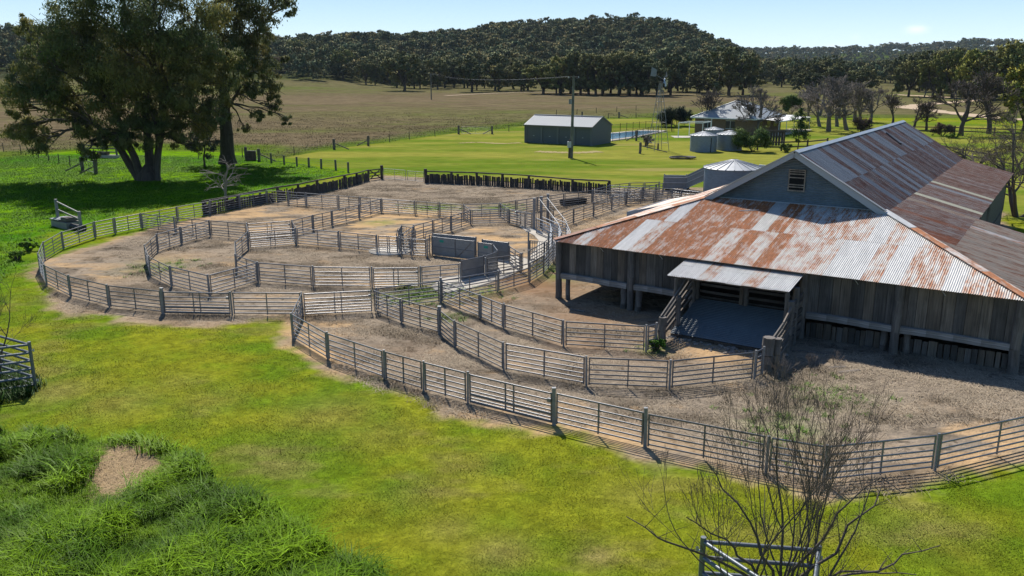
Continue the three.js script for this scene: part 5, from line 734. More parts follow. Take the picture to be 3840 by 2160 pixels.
// a limb that wanders from a to b
function limb(m, a, b, ra, rb, R, bend = 0.12, n = 6, sides = 6) {
  let p = a, d = Math.hypot(b[0] - a[0], b[1] - a[1], b[2] - a[2]), ox = 0, oy = 0, oz = 0; const pts = [a];
  for (let k = 1; k <= n; k++) { const t = k / n; ox += (R() - 0.5) * d * bend; oy += (R() - 0.5) * d * bend * 0.6; oz += (R() - 0.5) * d * bend; const f = Math.sin(t * Math.PI), q = [mix(a[0], b[0], t) + ox * f, mix(a[1], b[1], t) + oy * f + f * d * 0.06, mix(a[2], b[2], t) + oz * f]; m.tube(p, q, mix(ra, rb, (k - 1) / n), mix(ra, rb, t), sides, t * d); pts.push(q); p = q; }
  return pts;
}
function plantTree(name, label, category, x, z, group, parts, turn = 0) { const o = thing(name, label, category, [x, landHeight(x, z), z], turn, group); for (const [n, g, m] of parts) mesh(n, g, m, o); return o; }
const gumLeafM = leafMat(0.2, 0.21, 0.07, 0.5), gumLeaf2M = leafMat(0.16, 0.172, 0.07, 0.5), dullLeafM = leafMat(0.085, 0.088, 0.062);
// the great many-stemmed gum at the left
{
  const X = -34.75, Z = -82.1, R = rand(400), m = new MB(), lob = [];
  const L = (px, py, r, dz = 0) => [px, py, dz, r];
  const raw = [[-43.46,11.14, 0, 2.7], [-45.13,8.45, 1, 2.2], [-39.92,12.91, 2, 3.5], [-39.97,15.36, -1, 3.2], [-35.68,14.67, 0, 3.6], [-31.96,13.62, 2, 3.4], [-29.36,12.03, 1, 3.0], [-35.39,10.79, 3, 3.8], [-39.88,8.81, 1, 3.4], [-42.72,8.45, 3, 2.6], [-31.5,8.99, 2, 3.4], [-28.17,8.81, -1, 2.4], [-36.89,7.35, 2, 3.0], [-41.16,6.07, -1, 2.1], [-45.25,4.96, 1, 2.0], [-43.49,4.03, 2, 1.6], [-47.02,4.41, 0, 1.3], [-40.01,4.78, 1, 1.7], [-46.49,6.81, 0, 1.3], [-32.52,6.26, 1, 2.4], [-29.38,5.7, 0, 1.9], [-33.23,17.09, -1, 3.8], [-37.05,18.46, 1, 3.4], [-29.56,15.71, -2, 3.0], [-33.79,8.45, -3, 3.3], [-37.52,11.5, -4, 3.6], [-31.25,11.5, -4, 3.2], [-41.66,13.62, -2, 2.4], [-44.85,14.32, 0, 1.0], [-44.01,13.79, 1, 1.2], [-27.41,11.14, -2, 1.9], [-39.27,3.1, 2, 1.2], [-36.08,4.59, 3, 1.5], [-29.81,3.1, 1, 0.9], [-45.46,10.07, -1, 1.6], [-44.13,6.26, -2, 1.3], [-30.15,7.54, 3, 2.2], [-35.2,5.7, -1, 2.0], [-37.12,5.33, -2, 1.5], [-33.63,4.59, 2.5, 1.6], [-31.61,4.03, 1.5, 1.4], [-35.38,4.03, 3, 1.2], [-37.27,4.03, 2, 1.1], [-27.98,6.81, 1, 1.9]];
  for (const [px, py, dz, r] of raw) lob.push([px - X, py, dz, r, r * 0.85]);
  // stems rise from one bole, then fork to the masses
  const stems = [[[-0.9, 0, 0], [-4.5, 5.4, 0.5], 0.62], [[-0.5, 0, 0.3], [-2.4, 7, 1.2], 0.6], [[0.1, 0, 0], [0.4, 8.5, -0.4], 0.72], [[0.6, 0, 0.2], [2.6, 7.8, 0.6], 0.55], [[1.1, 0, 0.9], [1.3, 7, 1.6], 0.34], [[0.4, 0, -0.5], [1.2, 9, -2], 0.55]], tips = [];
  for (const [a, b, r] of stems) { const p = limb(m, [a[0], -0.3, a[2]], b, r * 0.66, r * 0.34, R, 0.05, 7, 10); tips.push([b, r * 0.5], [p[5], r * 0.55], [p[4], r * 0.6]); }
  m.tube([-0.1, -0.4, 0.1], [-0.05, 0.8, 0.1], 1.3, 0.95, 12).tube([-0.05, 0.8, 0.1], [-0.1, 1.5, 0.1], 0.95, 0.25, 12);
  const lim = new MB(); for (const l of lob) { let best = tips[0], bd = 1e9; for (const t of tips) { const d = Math.hypot(t[0][0] - l[0], (t[0][1] - l[1]) * 1.3, t[0][2] - l[2]) + (t[0][1] > l[1] + 1.5 ? 4 : 0); if (d < bd) { bd = d; best = t; } } const p = limb(lim, best[0], [l[0], l[1], l[2]], Math.min(0.26, best[1] * 0.62), 0.05, R, 0.14, 6, 6); for (let k = 0; k < 7; k++) { const th = R() * 6.28, cy = R() * 2 - 1; limb(lim, p[3 + Math.floor(R() * 3)], [l[0] + Math.cos(th) * l[3] * 0.8, l[1] + cy * l[3] * 0.7, l[2] + Math.sin(th) * l[3] * 0.8], 0.06, 0.015, R, 0.16, 4, 4); } }
  plantTree('gum_tree', 'huge spreading many stemmed gum tree at the left, its limb sweeping low', 'tree', X, Z, null, [['trunk', m.geo(), barkM], ['limbs', lim.geo(), barkM], ['crown', foliage(lob, 2100, 0.36, 401, { sprays: 18, tight: 0.27 }), gumLeafM]]);
}
// the taller single gum beside it
{
  const X = -31.91, Z = -96.4, R = rand(430), m = new MB(), lim = new MB(), lob = [];
  const raw = [[-29.47,15.39, 0, 3.2], [-27.26,16.41, 1, 2.4], [-31.72,16.62, 0, 3.0], [-24.87,16.94, 0, 1.6], [-26.78,14.16, 2, 1.7], [-27.96,12.71, 1, 2.0], [-29.81,11.25, 2, 2.8], [-28.18,9.78, -2, 2.0], [-27.05,10.41, 1, 1.7], [-26.1,8.51, 0, 1.5], [-27.66,8.09, 2, 1.4], [-26.04,6.16, 1, 1.2], [-25.03,4.87, 0, 0.7], [-30.09,7.66, -2, 1.8], [-28.08,5.3, 1, 1.1], [-31.68,9.57, -3, 2.6], [-27.97,18.24, 0, 3.0], [-30.88,19.04, 1, 3.2], [-25.02,17.83, -1, 1.4], [-31.36,13.33, -1, 3.0], [-28.74,13.75, -2, 2.3], [-30.42,3.56, -2, 0.8], [-24.82,11.25, 0, 0.5], [-26.62,7.23, -1, 1.1], [-32.67,5.73, 2, 1.6], [-33.96,3.56, 1.5, 1.5], [-35.12,2.91, 2, 1.0]];
  for (const [px, py, dz, r] of raw) lob.push([px - X, py, dz, r, r * 0.9]);
  const bole = limb(m, [0, -0.4, 0], [0.2, 7.2, 0], 0.86, 0.5, R, 0.02, 7, 12), tips = []; m.tube([0, -0.5, 0], [0, 1.0, 0], 1.2, 0.82, 12);
  for (const [b, r] of [[[-0.9, 13.5, 0], 0.45], [[1.6, 12, 0.5], 0.36], [[-0.3, 17, -0.6], 0.4], [[4.0, 13.6, 0], 0.25], [[2.5, 8.6, 0.6], 0.24]]) { const s = r === 0.24 ? bole[5] : bole[7], p = limb(m, s, b, r, r * 0.45, R, 0.05, 6, 8); tips.push([p[6], r * 0.45], [p[4], r * 0.6], [p[2], r * 0.8]); }
  for (const l of lob) { let best = tips[0], bd = 1e9; for (const t of tips) { const d = Math.hypot(t[0][0] - l[0], (t[0][1] - l[1]) * 1.3, t[0][2] - l[2]) + (t[0][1] > l[1] + 2 ? 4 : 0); if (d < bd) { bd = d; best = t; } } const p = limb(lim, best[0], [l[0], l[1], l[2]], Math.min(0.2, best[1] * 0.6), 0.04, R, 0.14, 6, 5); for (let k = 0; k < 7; k++) { const th = R() * 6.28, cy = R() * 2 - 1; limb(lim, p[3 + Math.floor(R() * 3)], [l[0] + Math.cos(th) * l[3] * 0.9, l[1] + cy * l[3] * 0.8, l[2] + Math.sin(th) * l[3] * 0.9], 0.05, 0.012, R, 0.16, 4, 4); } }
  limb(lim, [4.5, 14.2, 0], [-23.16,17.02].map((v, i) => i ? v : v - X).concat(0), 0.16, 0.02, R, 0.1, 6, 5); limb(lim, [5.5, 15.4, 0], [-24.52,17.75].map((v, i) => i ? v : v - X).concat(0.5), 0.1, 0.02, R, 0.1, 5, 5); for (let k = 0; k < 8; k++) limb(lim, [5.6 + k * 0.22, 15.6 + k * 0.26, 0], [5.8 + k * 0.25 + (R() - 0.2) * 1.2, 16.4 + k * 0.3 + R() * 0.8, (R() - 0.5) * 1.5], 0.03, 0.01, R, 0.15, 3, 4);
  plantTree('gum_tree', 'tall dark gum tree with a thick single trunk, its dead branch jutting to the right', 'tree', X, Z, null, [['trunk', m.geo(), darkBarkM], ['limbs', lim.geo(), barkM], ['crown', foliage(lob, 1250, 0.38, 431, { sprays: 15, tight: 0.26, droop: 0.75 }), gumLeaf2M]]);
}
plantTree('small_tree', 'drooping grey green sapling hanging between the two big gums', 'tree', -33.26,-92.85, null, (() => { const m = new MB(), R = rand(77); limb(m, [0, -0.2, 0], [0.2, 3.6, 0], 0.12, 0.04, R, 0.08); return [['trunk', m.geo(), barkM], ['crown', foliage([[0.1, 3.4, 0, 1.9, 1.6], [-1.1, 2.6, 0.4, 1.2], [1.1, 2.8, 0.3, 1.3], [0.2, 4.6, 0, 1.4], [0.4, 1.5, 0.2, 0.9]], 900, 0.26, 78, { droop: 1, tight: 0.3 }), dullLeafM]]; })());

// bare trees
function bareTree(seed, { h = 6, stems = 1, r = 0.16, spread = 0.9, levels = 5, twig = 0.006, lean = 0, first = 0.3, kids = 3, up = 0.25, sides = 5, keep = 0.72 } = {}) {
  const R = rand(seed), trunk = new MB(), twigs = new MB(), tips = [];
  const grow = (p, d, len, rad, lv) => {
    const n = lv > 2 ? 4 : 3; let q = p, dir = d.clone(); const pts = [];
    for (let k = 1; k <= n; k++) {
      dir.add(V3((R() - 0.5) * 0.32, (R() - 0.5) * 0.2 + up * 0.3, (R() - 0.5) * 0.32)).normalize();
      const e = q.clone().addScaledVector(dir, len / n), r0 = Math.max(twig, mix(rad, rad * 0.6, (k - 1) / n)), r1 = Math.max(twig * 0.8, mix(rad, rad * 0.6, k / n));
      (lv >= levels - 1 ? trunk : twigs).tube(q.toArray(), e.toArray(), r0, r1, lv >= levels - 1 ? 8 : lv > 1 ? sides : 3, k * len / n); q = e; pts.push([e, dir.clone()]);
    }
    if (lv <= 0) { tips.push(q.toArray()); return; }
    const c = kids + (R() < 0.4 ? 1 : 0);
    for (let k = 0; k < c; k++) { const [b, bd] = pts[Math.min(n - 1, Math.max(0, Math.round((k === 0 ? 1 : first + R() * (1 - first)) * (n - 1))))], a = R() * 6.283, t = spread * (0.35 + R() * 0.75) * (k === 0 ? 0.35 : 1), side = V3(Math.cos(a), 0, Math.sin(a)); side.sub(bd.clone().multiplyScalar(side.dot(bd))).normalize(); grow(b, bd.clone().multiplyScalar(Math.cos(t)).addScaledVector(side, Math.sin(t)).normalize(), len * keep * (0.75 + R() * 0.4), rad * (k === 0 ? 0.62 : 0.5), lv - 1); }
  };
  for (let s = 0; s < stems; s++) { const a = s / stems * 6.283 + R(), t = stems > 1 ? lean * (0.4 + R() * 0.8) : lean * R(); grow(V3(stems > 1 ? Math.cos(a) * r * 0.8 : 0, -0.1, stems > 1 ? Math.sin(a) * r * 0.8 : 0), V3(Math.cos(a) * Math.sin(t), Math.cos(t), Math.sin(a) * Math.sin(t)), h * 0.36, stems > 1 ? r * (0.45 + R() * 0.4) : r, levels); }
  return { trunk: trunk.geo(), twigs: twigs.geo(), tips };
}
{
  const a = bareTree(901, { h: 4.6, stems: 8, r: 0.055, lean: 0.56, spread: 0.5, levels: 6, twig: 0.0035, kids: 2, up: 0.3, first: 0.2, keep: 0.75 });
  const lw = new MB(), R = rand(31); for (const [q, n] of [[[-2.9, 2.9, 0.2], 9], [[-1.9, 3.0, 0.4], 6], [[2.6, 2.4, 0.3], 7], [[1.9, 3.2, -0.6], 6], [[2.3, 1.75, 0.2], 4], [[-1.4, 3.6, -0.5], 5], [[1.3, 3.8, 0.5], 5]]) { const p = limb(lw, [0, 1.1, 0], q, 0.035, 0.008, R, 0.12, 9, 5); for (let k = 0; k < n * 2; k++) { const s = p[3 + Math.floor(R() * 6)], t = 0.25 + R() * 0.5; limb(lw, s, [s[0] + (R() - 0.5) * t * 1.6, s[1] + R() * t, s[2] + (R() - 0.5) * t], 0.008, 0.003, R, 0.12, 3, 3); } }
  plantTree('bare_tree', 'bare young many stemmed tree inside the guard at the bottom right', 'tree', 4.9, -13.65, null, [['trunk', a.trunk, twigM], ['twigs', mergeGeometries([a.twigs, lw.geo()]), twigM]]);
  const b = bareTree(911, { h: 3.5, stems: 6, r: 0.06, lean: 0.8, spread: 0.75, levels: 6, twig: 0.004, kids: 2, up: 0.15, keep: 0.74 });
  plantTree('bare_tree', 'bare young tree inside the guard at the left edge', 'tree', -17.5, -27.1, null, [['trunk', b.trunk, twigM], ['twigs', b.twigs, twigM]]);
  const c = bareTree(921, { h: 3.6, r: 0.15, lean: 0.1, spread: 1.3, levels: 4, twig: 0.014, kids: 3, up: -0.06, keep: 0.78, first: 0.5 });
  plantTree('dead_tree', 'small dead grey tree with splayed branches behind the left yard rails', 'tree', -22.7,-67.29, null, [['trunk', c.trunk, deadM], ['twigs', c.twigs, deadM]]);
}
// leafless garden trees about the homestead; three grown shapes, turned and scaled
const bareKinds = [951, 957, 963].map((s) => bareTree(s, { h: 6, r: 0.24, lean: 0.15, spread: 0.75, levels: 6, twig: 0.023, kids: 3, up: 0.1, keep: 0.72, sides: 4, first: 0.3 }));
[[32,-144.12,7.53,6.87, 'bare dark tree left of the homestead roof', 0, 0], [39.36,-138.94,7.82,5.71, 'bare tree standing in front of the homestead hip roof', 1, 1], [37.76,-138.94,6.1,4.69, 'smaller bare tree by the left half of the homestead', 2, 1], [59.04,-173.05,7.69,6.8, 'bare grey tree right behind the homestead verandah', 0, 1], [53.28,-145.93,9.41,7.95, 'tall bare grey tree, biggest of the clump right of the homestead', 1, 1], [57.42,-148.74,8.42,6.67, 'bare grey tree in the middle of the clump right of the homestead', 2, 1], [63.4,-157.82,7.94,6.33, 'bare grey tree at the right of the clump by the homestead', 0, 1], [67.51,-191.47,8.66,7.55, 'bare grey tree at the back of the clump by the homestead', 2, 1], [68.56,-182.51,8.74,7.25, 'pale bare tree deep in the clump by the homestead', 1, 1], [71.08,-162.22,6.23,7, 'bare open tree standing just left of the woolshed ridge end', 0, 0], [68.74,-148.74,5.79,5.72, 'bare bushy tree rising behind the far end of the woolshed ridge', 2, 0], [71.06,-148.74,5.13,5.37, 'low spreading bare tree right of the woolshed ridge end', 1, 0], [70.77,-136.48,8.71,7.87, 'bare dark tree with a leaning trunk before the sandy track', 1, 0], [77.39,-140.62,10.68,8.96, 'tall bare forked tree at the right before the sandy track', 0, 0], [59.06,-157.82,8.57,7.45, 'bare grey tree with crossing limbs in the clump by the homestead', 0, 1], [68.23,-173.05,8.07,7.35, 'bare grey tree at the back right of the clump by the homestead', 1, 1], [55.95,-157.82,7.25,6.23, 'bare grey tree nearest the verandah in the clump by the homestead', 2, 1], [69.86,-169.29,6.49,5.96, 'low bare grey tree at the right end of the clump by the homestead', 1, 1], [105.77,-253.43,5.28,6.39, 'thin bare tree at the edge of the paddock right of the clump', 2, 1], [146.01,-309.96,6.16,7.97, 'thin bare tree standing by the sandy track', 0, 1]].forEach(([x, z, h, w, label, k, pale], i) => {
  const bk = bareKinds[k]; bk.twigs.computeBoundingBox(); const B = bk.twigs.boundingBox, o = plantTree('bare_tree', label, 'tree', x, z, null, [['trunk', bareKinds[k].trunk, pale ? greyTwigM : twigM], ['twigs', bareKinds[k].twigs, pale ? greyTwigM : twigM]], i * 1.7), s = h / B.max.y, q = clamp(w / (B.max.x - B.min.x) * 1.1, s * 0.75, s * 1.3); o.scale.set(q, s, q);
});
// gum trees: five grown shapes used for every tree in the middle distance
function gum(seed, leaves, size, sprays = 9) {
  const R = rand(seed), m = new MB(), lob = [], H = 10, forks = 2 + Math.floor(R() * 2), th = 1.1 + R() * 1.1; limb(m, [0, -0.4, 0], [(R() - 0.5) * 0.5, th, 0], 0.36, 0.28, R, 0.06, 3, 7);
  for (let f = 0; f < forks + 2; f++) { const a = f / (forks + 2) * 6.283 + R(), e = [Math.cos(a) * (1.0 + R() * 1.6), 3.8 + R() * 2.6, Math.sin(a) * (1.0 + R() * 1.6)]; limb(m, [0, th - 0.1, 0], e, 0.24, 0.1, R, 0.1, 5, 6); for (let k = 0; k < 5; k++) { const b = a + (R() - 0.5) * 1.9, rr = 1.0 + R() * 2.3, l = [e[0] * 0.5 + Math.cos(b) * rr, 2.1 + R() * 6.1, e[2] * 0.5 + Math.sin(b) * rr, 1.05 + R() * 0.8]; lob.push(l); limb(m, e, l, 0.09, 0.03, R, 0.12, 3, 5); } }
  lob.push([(R() - 0.5) * 1.2, H - 1.4, (R() - 0.5) * 1.2, 1.4], [(R() - 0.5) * 2, 7.2, (R() - 0.5) * 2, 1.7], [(R() - 0.5) * 2, 5.4, (R() - 0.5) * 2, 1.7]);
  return { trunk: m.geo(), crown: foliage(lob, leaves, size, seed + 1, { sprays, tight: 0.3, tint: 0.3, ratio: 0.55 }) };
}
const gums = [501, 508, 515, 522, 529].map((s) => gum(s, 800, 0.46, 10));
const farLeaf = [leafMat(0.155, 0.16, 0.06), leafMat(0.125, 0.138, 0.06), leafMat(0.19, 0.2, 0.058), leafMat(0.235, 0.245, 0.05)];
function gumAt(x, z, h, w, label, k, tone, group, turn) { const g = gums[k % 5], o = plantTree('gum_tree', label, 'tree', x, z, group, [['trunk', g.trunk, tone === 1 ? darkBarkM : barkM], ['crown', g.crown, farLeaf[tone]]], turn); g.crown.computeBoundingBox(); const B = g.crown.boundingBox, s = h / (B.max.y - 0.4), q = clamp(w / (B.max.x - B.min.x) * 1.12, s * 0.7, s * 1.5); o.scale.set(q, s, q); return o; }
[[-48.16,-391.94,16.45,18.37, 'lone spreading gum tree out in the paddock before the wood', 0, 0], [-40.04,-488.53,16.44,19.38, 'gum tree with a pale forked trunk right of the lone paddock gum', 1, 0], [-17.38,-379.42,15.11,14.13, 'gum tree standing forward of the wood, right of the pale forked one', 2, 1], [5.51,-405.31,14.37,13.2, 'narrow gum tree in the wood edge left of the rounded gum by the track', 3, 1], [12.59,-351.33,12.48,16.35, 'rounded yellow green gum tree in front of the wood, left of the power pole', 4, 2], [20.06,-356.61,13.6,13.29, 'dark gum tree behind the rounded one by the power pole', 0, 1], [27.67,-356.61,11.12,9.98, 'small round gum tree just right of the power pole', 1, 0], [34.66,-336.38,13.13,11.8, 'gum tree at the foot of the hill right of the power pole', 2, 0], [40.35,-331.67,15.97,14.76, 'tall broad gum tree at the right of the wood edge', 3, 0], [49.47,-336.38,16.34,15.81, 'big leaning gum tree at the right end of the wood edge behind the windmill', 4, 0], [81.09,-327.09,17.3,18.03, 'big pale trunked gum tree behind the left of the homestead', 0, 0], [88.56,-336.38,13.13,12.94, 'bushy gum tree beside the pale trunked one', 2, 1], [78.44,-351.33,10.96,15.07, 'dark gum tree left of the pale trunked one behind the homestead', 3, 1], [144.1,-469.28,10.9,11.87, 'lone rounded gum tree in the green clearing', 1, 1], [125.68,-373.45,8.87,14.66, 'gum tree behind the bare clump, left one', 4, 1], [130.25,-351.33,10.96,19.17, 'dense dark gum tree above the bare clump', 1, 1], [149.4,-373.45,9.84,14.97, 'gum tree behind the bare clump, right one', 2, 0], [144.12,-318.3,12.71,12.19, 'tall gum tree left of the sandy track', 3, 0], [148.82,-309.96,14.27,11.19, 'light green gum tree above the start of the sandy track', 4, 2], [153.87,-305.96,15.81,13.54, 'tall light green gum tree above the bend of the sandy track', 0, 2], [153.64,-290.9,15.92,13.01, 'bright green gum tree in the right hand row', 1, 3], [151.04,-274.03,16.2,13.83, 'dark olive gum tree near the right edge', 2, 0], [146.72,-253.43,18.17,14.98, 'tallest gum tree at the right edge against the sky', 3, 2], [86.15,-145.93,11.64,8.67, 'yellow green gum tree cut off by the right edge', 4, 3]].forEach(([x, z, h, w, label, k, tone], i) => gumAt(x, z, h, w, label, k, tone, null, i * 2.1));
{ // the front rank of the wood: alike trees one could count
  const R = rand(600), where = ['right beside the tall left gum', 'between the tall left gum and the lone paddock gum', 'between the lone paddock gum and the power pole', 'behind the power pole and the machinery shed', 'behind the windmill', 'in the gap beyond the homestead roof', 'far beyond the sandy track at the right', 'just behind the sandy track at the right', 'directly behind the bare clump by the homestead']; let n = 0;
  for (const [part, [x0, y0, x1, y1, num, top]] of [[700, 205, 850, 206, 9, 12], [850, 214, 1010, 220, 9, 13], [1040, 222, 1330, 229, 15, 13], [1380, 236, 1680, 240, 15, 14], [1660, 228, 1800, 232, 8, 13], [1900, 205, 2060, 205, 7, 12], [2180, 205, 2576, 225, 18, 13], [2240, 226, 2590, 243, 15, 15], [1890, 212, 2110, 222, 9, 12]].entries()) for (let k = 0; k < num; k++) {
    const t = (k + R()) / num, ang = Math.atan((mix(x0, x1, t) - 1288) / 2150 * 1.0), y = mix(y0, y1, t) - R() * 9, dist = 10.5 / Math.tan((y - 168) / 2150 * 0.985), h = top * (0.8 + R() * 0.5); n++;
    gumAt(Math.sin(ang) * dist, -Math.cos(ang) * dist, h * (dist / 430) ** 0.3, h * 0.85, 'gum tree in the wood edge ' + where[part], Math.floor(R() * 5), R() < 0.55 ? 1 : R() < 0.7 ? 0 : 2, 'gum trees of the wood edge ' + where[part], R() * 6.28);
  }
  for (const [x, z, h, k] of [[-148, -232, 11, 1], [-160, -240, 12, 2], [-138, -262, 12, 0], [-176, -262, 13, 4], [-152, -275, 12, 3], [-125, -270, 10, 2]]) gumAt(x, z, h, h, 'dark gum tree in the belt at the far left edge of the paddock', k, 1, 'gum trees at the far left of the paddock', h * 3);
}
{ // wooded hills: nobody could count these
  const R = rand(700), geos = [0, 1, 2].map((k) => { const r = rand(720 + k), lob = []; for (let j = 0; j < 9; j++) lob.push([(r() - 0.5) * 5, 4 + r() * 4.5, (r() - 0.5) * 5, 1.2 + r() * 0.9]); return foliage(lob, 190, 0.85, 730 + k, { sprays: 6, droop: 0.25, tight: 0.32, ratio: 0.6 }); });
  const spots = [[], [], []], M = new THREE.Object3D(), col = new THREE.Color();
  const place = (a, r, s) => { const x = Math.sin(a / DEG) * r, z = -Math.cos(a / DEG) * r, y = landHeight(x, z); spots[Math.floor(R() * 3)].push([x, y - 1.2, z, s * (0.75 + R() * 0.55)]); };
  for (let k = 0; k < 5200; k++) { const a = -34 + R() * 50.5, r = 470 + Math.pow(R(), 0.8) * 560; if (a < -14 && r < 560) continue; if (crestAt(a) < 0.4 && r < 620) continue; const h0 = step(455, 520, r); if (R() > h0) continue; place(a, r, 1.25); }
  for (let k = 0; k < 2600; k++) { const a = 12 + R() * 22, r = 520 + R() * 900; if (r < 600 + 250 * noise(a * 0.7, 3) && R() < 0.8) continue; place(a, r, 1.3); }
  for (let k = 0; k < 5200; k++) { const a = -36 + R() * 72; place(a, 1400 + Math.pow(R(), 0.7) * 1300, 1.7); }
  const o = thing('hill_forest', 'dark olive gum forest covering the low hills along the horizon', 'forest'); o.userData.kind = 'stuff';
  spots.forEach((S, k) => { const im = new THREE.InstancedMesh(geos[k], leafMat(0.16, 0.172, 0.078), S.length); im.name = 'crowns'; S.forEach(([x, y, z, s], i) => { M.position.set(x, y, z); M.rotation.set(0, R() * 6.28, 0); M.scale.set(s * (0.8 + R() * 0.4), s * (0.8 + R() * 0.45), s * (0.8 + R() * 0.4)); M.updateMatrix(); im.setMatrixAt(i, M.matrix); const v = 0.8 + R() * 0.4, w = (R() - 0.5) * 0.35; im.setColorAt(i, col.setRGB(v * (1 + w), v, v * (1 - w * 0.5))); }); o.add(im); });
}
// bushes and garden shrubs
function bush(label, x, z, h, w, mat, seed, leaf = 0.16, cat = 'bush') { const R = rand(seed), lob = [], m = new MB(); for (let k = 0; k < 9; k++) { const a = R() * 6.28, r = Math.sqrt(R()) * w * 0.34, l = [Math.cos(a) * r, h * (0.3 + R() * 0.45), Math.sin(a) * r, Math.min(w * 0.22, h * 0.3) * (0.8 + R() * 0.4)]; lob.push(l); limb(m, [0, -0.1, 0], l, 0.04, 0.015, R, 0.1, 3, 4); } const big = clamp(w * h / 6, 0.35, 3); return plantTree('bush', label, cat, x, z, null, [['stems', m.geo(), barkM], ['foliage', foliage(lob.map((l) => [...l.slice(0, 3), l[3]]), 2200 * big, leaf, seed + 1, { droop: 0.2, sprays: 16 * big, tight: 0.4, ratio: 0.5 }), mat]]); }
const bushM = leafMat(0.1, 0.15, 0.04), darkBushM = leafMat(0.05, 0.065, 0.04), brownBushM = leafMat(0.1, 0.07, 0.055);
bush('glossy green bush growing against the right water tank', 30.8,-110.34, 3.3, 5.6, bushM, 801);
bush('big dark rounded hedge bush left of the homestead', 29.78,-157.82, 3.6, 7.5, darkBushM, 805, 0.22);
bush('small dark clipped bush under the weeping tree by the pool', 18.72,-119.53, 1.7, 1.9, darkBushM, 809);
bush('round brown bush by the post and rail fence in the right garden', 67.43,-135.68, 2.2, 4.6, brownBushM, 813, 0.14);
bush('low bright green plants under the leaning bare tree', 66.87,-131.07, 0.9, 3.2, leafMat(0.12, 0.2, 0.03), 817);
bush('reddish twiggy bush below the bare clump by the homestead', 56.95,-141.48, 2.6, 4.5, brownBushM, 821, 0.14);
bush('leafy green bush climbing behind the homestead roof', 61.39,-191.47, 5.0, 4.4, bushM, 825, 0.22);
bush('low dark shrub beside the garden fence right of the glossy bush', 34.81,-109.82, 1.2, 1.8, bushM, 829);
plantTree('young_tree', 'slim leafy young tree in front of the homestead verandah', 'tree', 37.08,-111.96, null, (() => { const m = new MB(), R = rand(83); limb(m, [0, -0.2, 0], [0.1, 3.6, 0], 0.09, 0.03, R, 0.04); return [['trunk', m.geo(), barkM], ['crown', foliage([[0, 2.2, 0, 1.2], [0.25, 2.9, 0.1, 1.3, 1.3], [-0.2, 3.6, 0, 1.15, 1.2], [0.1, 4.4, 0, 0.65, 0.9], [0, 5.0, 0, 0.35, 0.6], [0.6, 2.0, 0.2, 0.7]], 2600, 0.2, 84, { droop: 0.3, sprays: 20, tight: 0.35, ratio: 0.5 }), leafMat(0.075, 0.125, 0.035)]]; })());
{ const a = bareTree(977, { h: 2.6, r: 0.12, spread: 1.2, levels: 4, twig: 0.02, kids: 4, up: -0.25, keep: 0.62 }); plantTree('weeping_tree', 'small bare weeping tree beside the swimming pool', 'tree', 18.22,-117.69, null, [['trunk', a.trunk, twigM], ['twigs', a.twigs, greyTwigM]]); }
{ // the half bare shrubby tree at the right behind the woolshed
  const mk = (seed, h, label, x, z, lv, leaves) => { const a = bareTree(seed, { h, stems: 4, r: 0.2, lean: 0.85, spread: 0.95, levels: 5, twig: 0.009, kids: 3, up: 0.02, keep: 0.72 }), L = new Leaves(), R = rand(seed + 1); for (const t of a.tips) for (let k = 0; k < leaves; k++) { const v = 0.7 + R() * 0.6; L.add(t[0] + (R() - 0.5) * 0.35, t[1] + (R() - 0.5) * 0.3, t[2] + (R() - 0.5) * 0.35, 0.1, 0.045, R, 0.3, [v, v, v]); } plantTree('half_bare_tree', label, 'tree', x, z, null, [['trunk', a.trunk, twigM], ['twigs', a.twigs, twigM], ['leaves', L.geo(), leafMat(0.15, 0.14, 0.05)]]); };
  mk(991, 7.0, 'half bare shrubby tree with sparse olive leaves at the right edge', 36.59,-61.17, 0, 2);
  mk(997, 5.5, 'twiggy olive bush between the woolshed and the right garden', 50.22,-92.85, 0, 3);
  mk(999, 7, 'half bare tree at the right edge behind the twiggy bush', 51.51,-85.82, 0, 3);
}
// ---------------------------------------------------------------- grass, straw and weeds
function tuft(seed, n, h, spreadR, w, bend) {
  const R = rand(seed), p = [], nn = [], idx = [], c = [];
  for (let k = 0; k < n; k++) {
    const a = R() * 6.283, r = Math.sqrt(R()) * spreadR, x0 = Math.cos(a) * r, z0 = Math.sin(a) * r, b = R() * 6.283, hh = h * (0.5 + R() * 0.6), bd = hh * bend * (0.4 + R()), s = p.length / 3, v = 0.75 + R() * 0.5, tw = b + 1.57 + (R() - 0.5);
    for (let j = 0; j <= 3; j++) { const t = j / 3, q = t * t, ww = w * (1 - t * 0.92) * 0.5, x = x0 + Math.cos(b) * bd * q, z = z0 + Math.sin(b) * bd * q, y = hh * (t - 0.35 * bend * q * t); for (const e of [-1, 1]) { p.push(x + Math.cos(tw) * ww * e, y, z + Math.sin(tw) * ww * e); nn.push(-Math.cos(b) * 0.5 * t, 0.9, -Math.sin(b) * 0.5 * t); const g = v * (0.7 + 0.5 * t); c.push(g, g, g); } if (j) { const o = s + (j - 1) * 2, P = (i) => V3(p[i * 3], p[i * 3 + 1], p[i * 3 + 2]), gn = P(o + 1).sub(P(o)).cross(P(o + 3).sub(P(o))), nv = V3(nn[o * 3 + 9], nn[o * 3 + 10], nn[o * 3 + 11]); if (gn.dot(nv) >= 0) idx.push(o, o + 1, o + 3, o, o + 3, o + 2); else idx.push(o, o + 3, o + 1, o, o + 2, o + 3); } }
  }
  const g = new THREE.BufferGeometry(); g.setAttribute('position', new THREE.Float32BufferAttribute(p, 3)); g.setAttribute('normal', new THREE.Float32BufferAttribute(nn, 3)); g.setAttribute('color', new THREE.Float32BufferAttribute(c, 3)); g.setIndex(idx); return g;
}
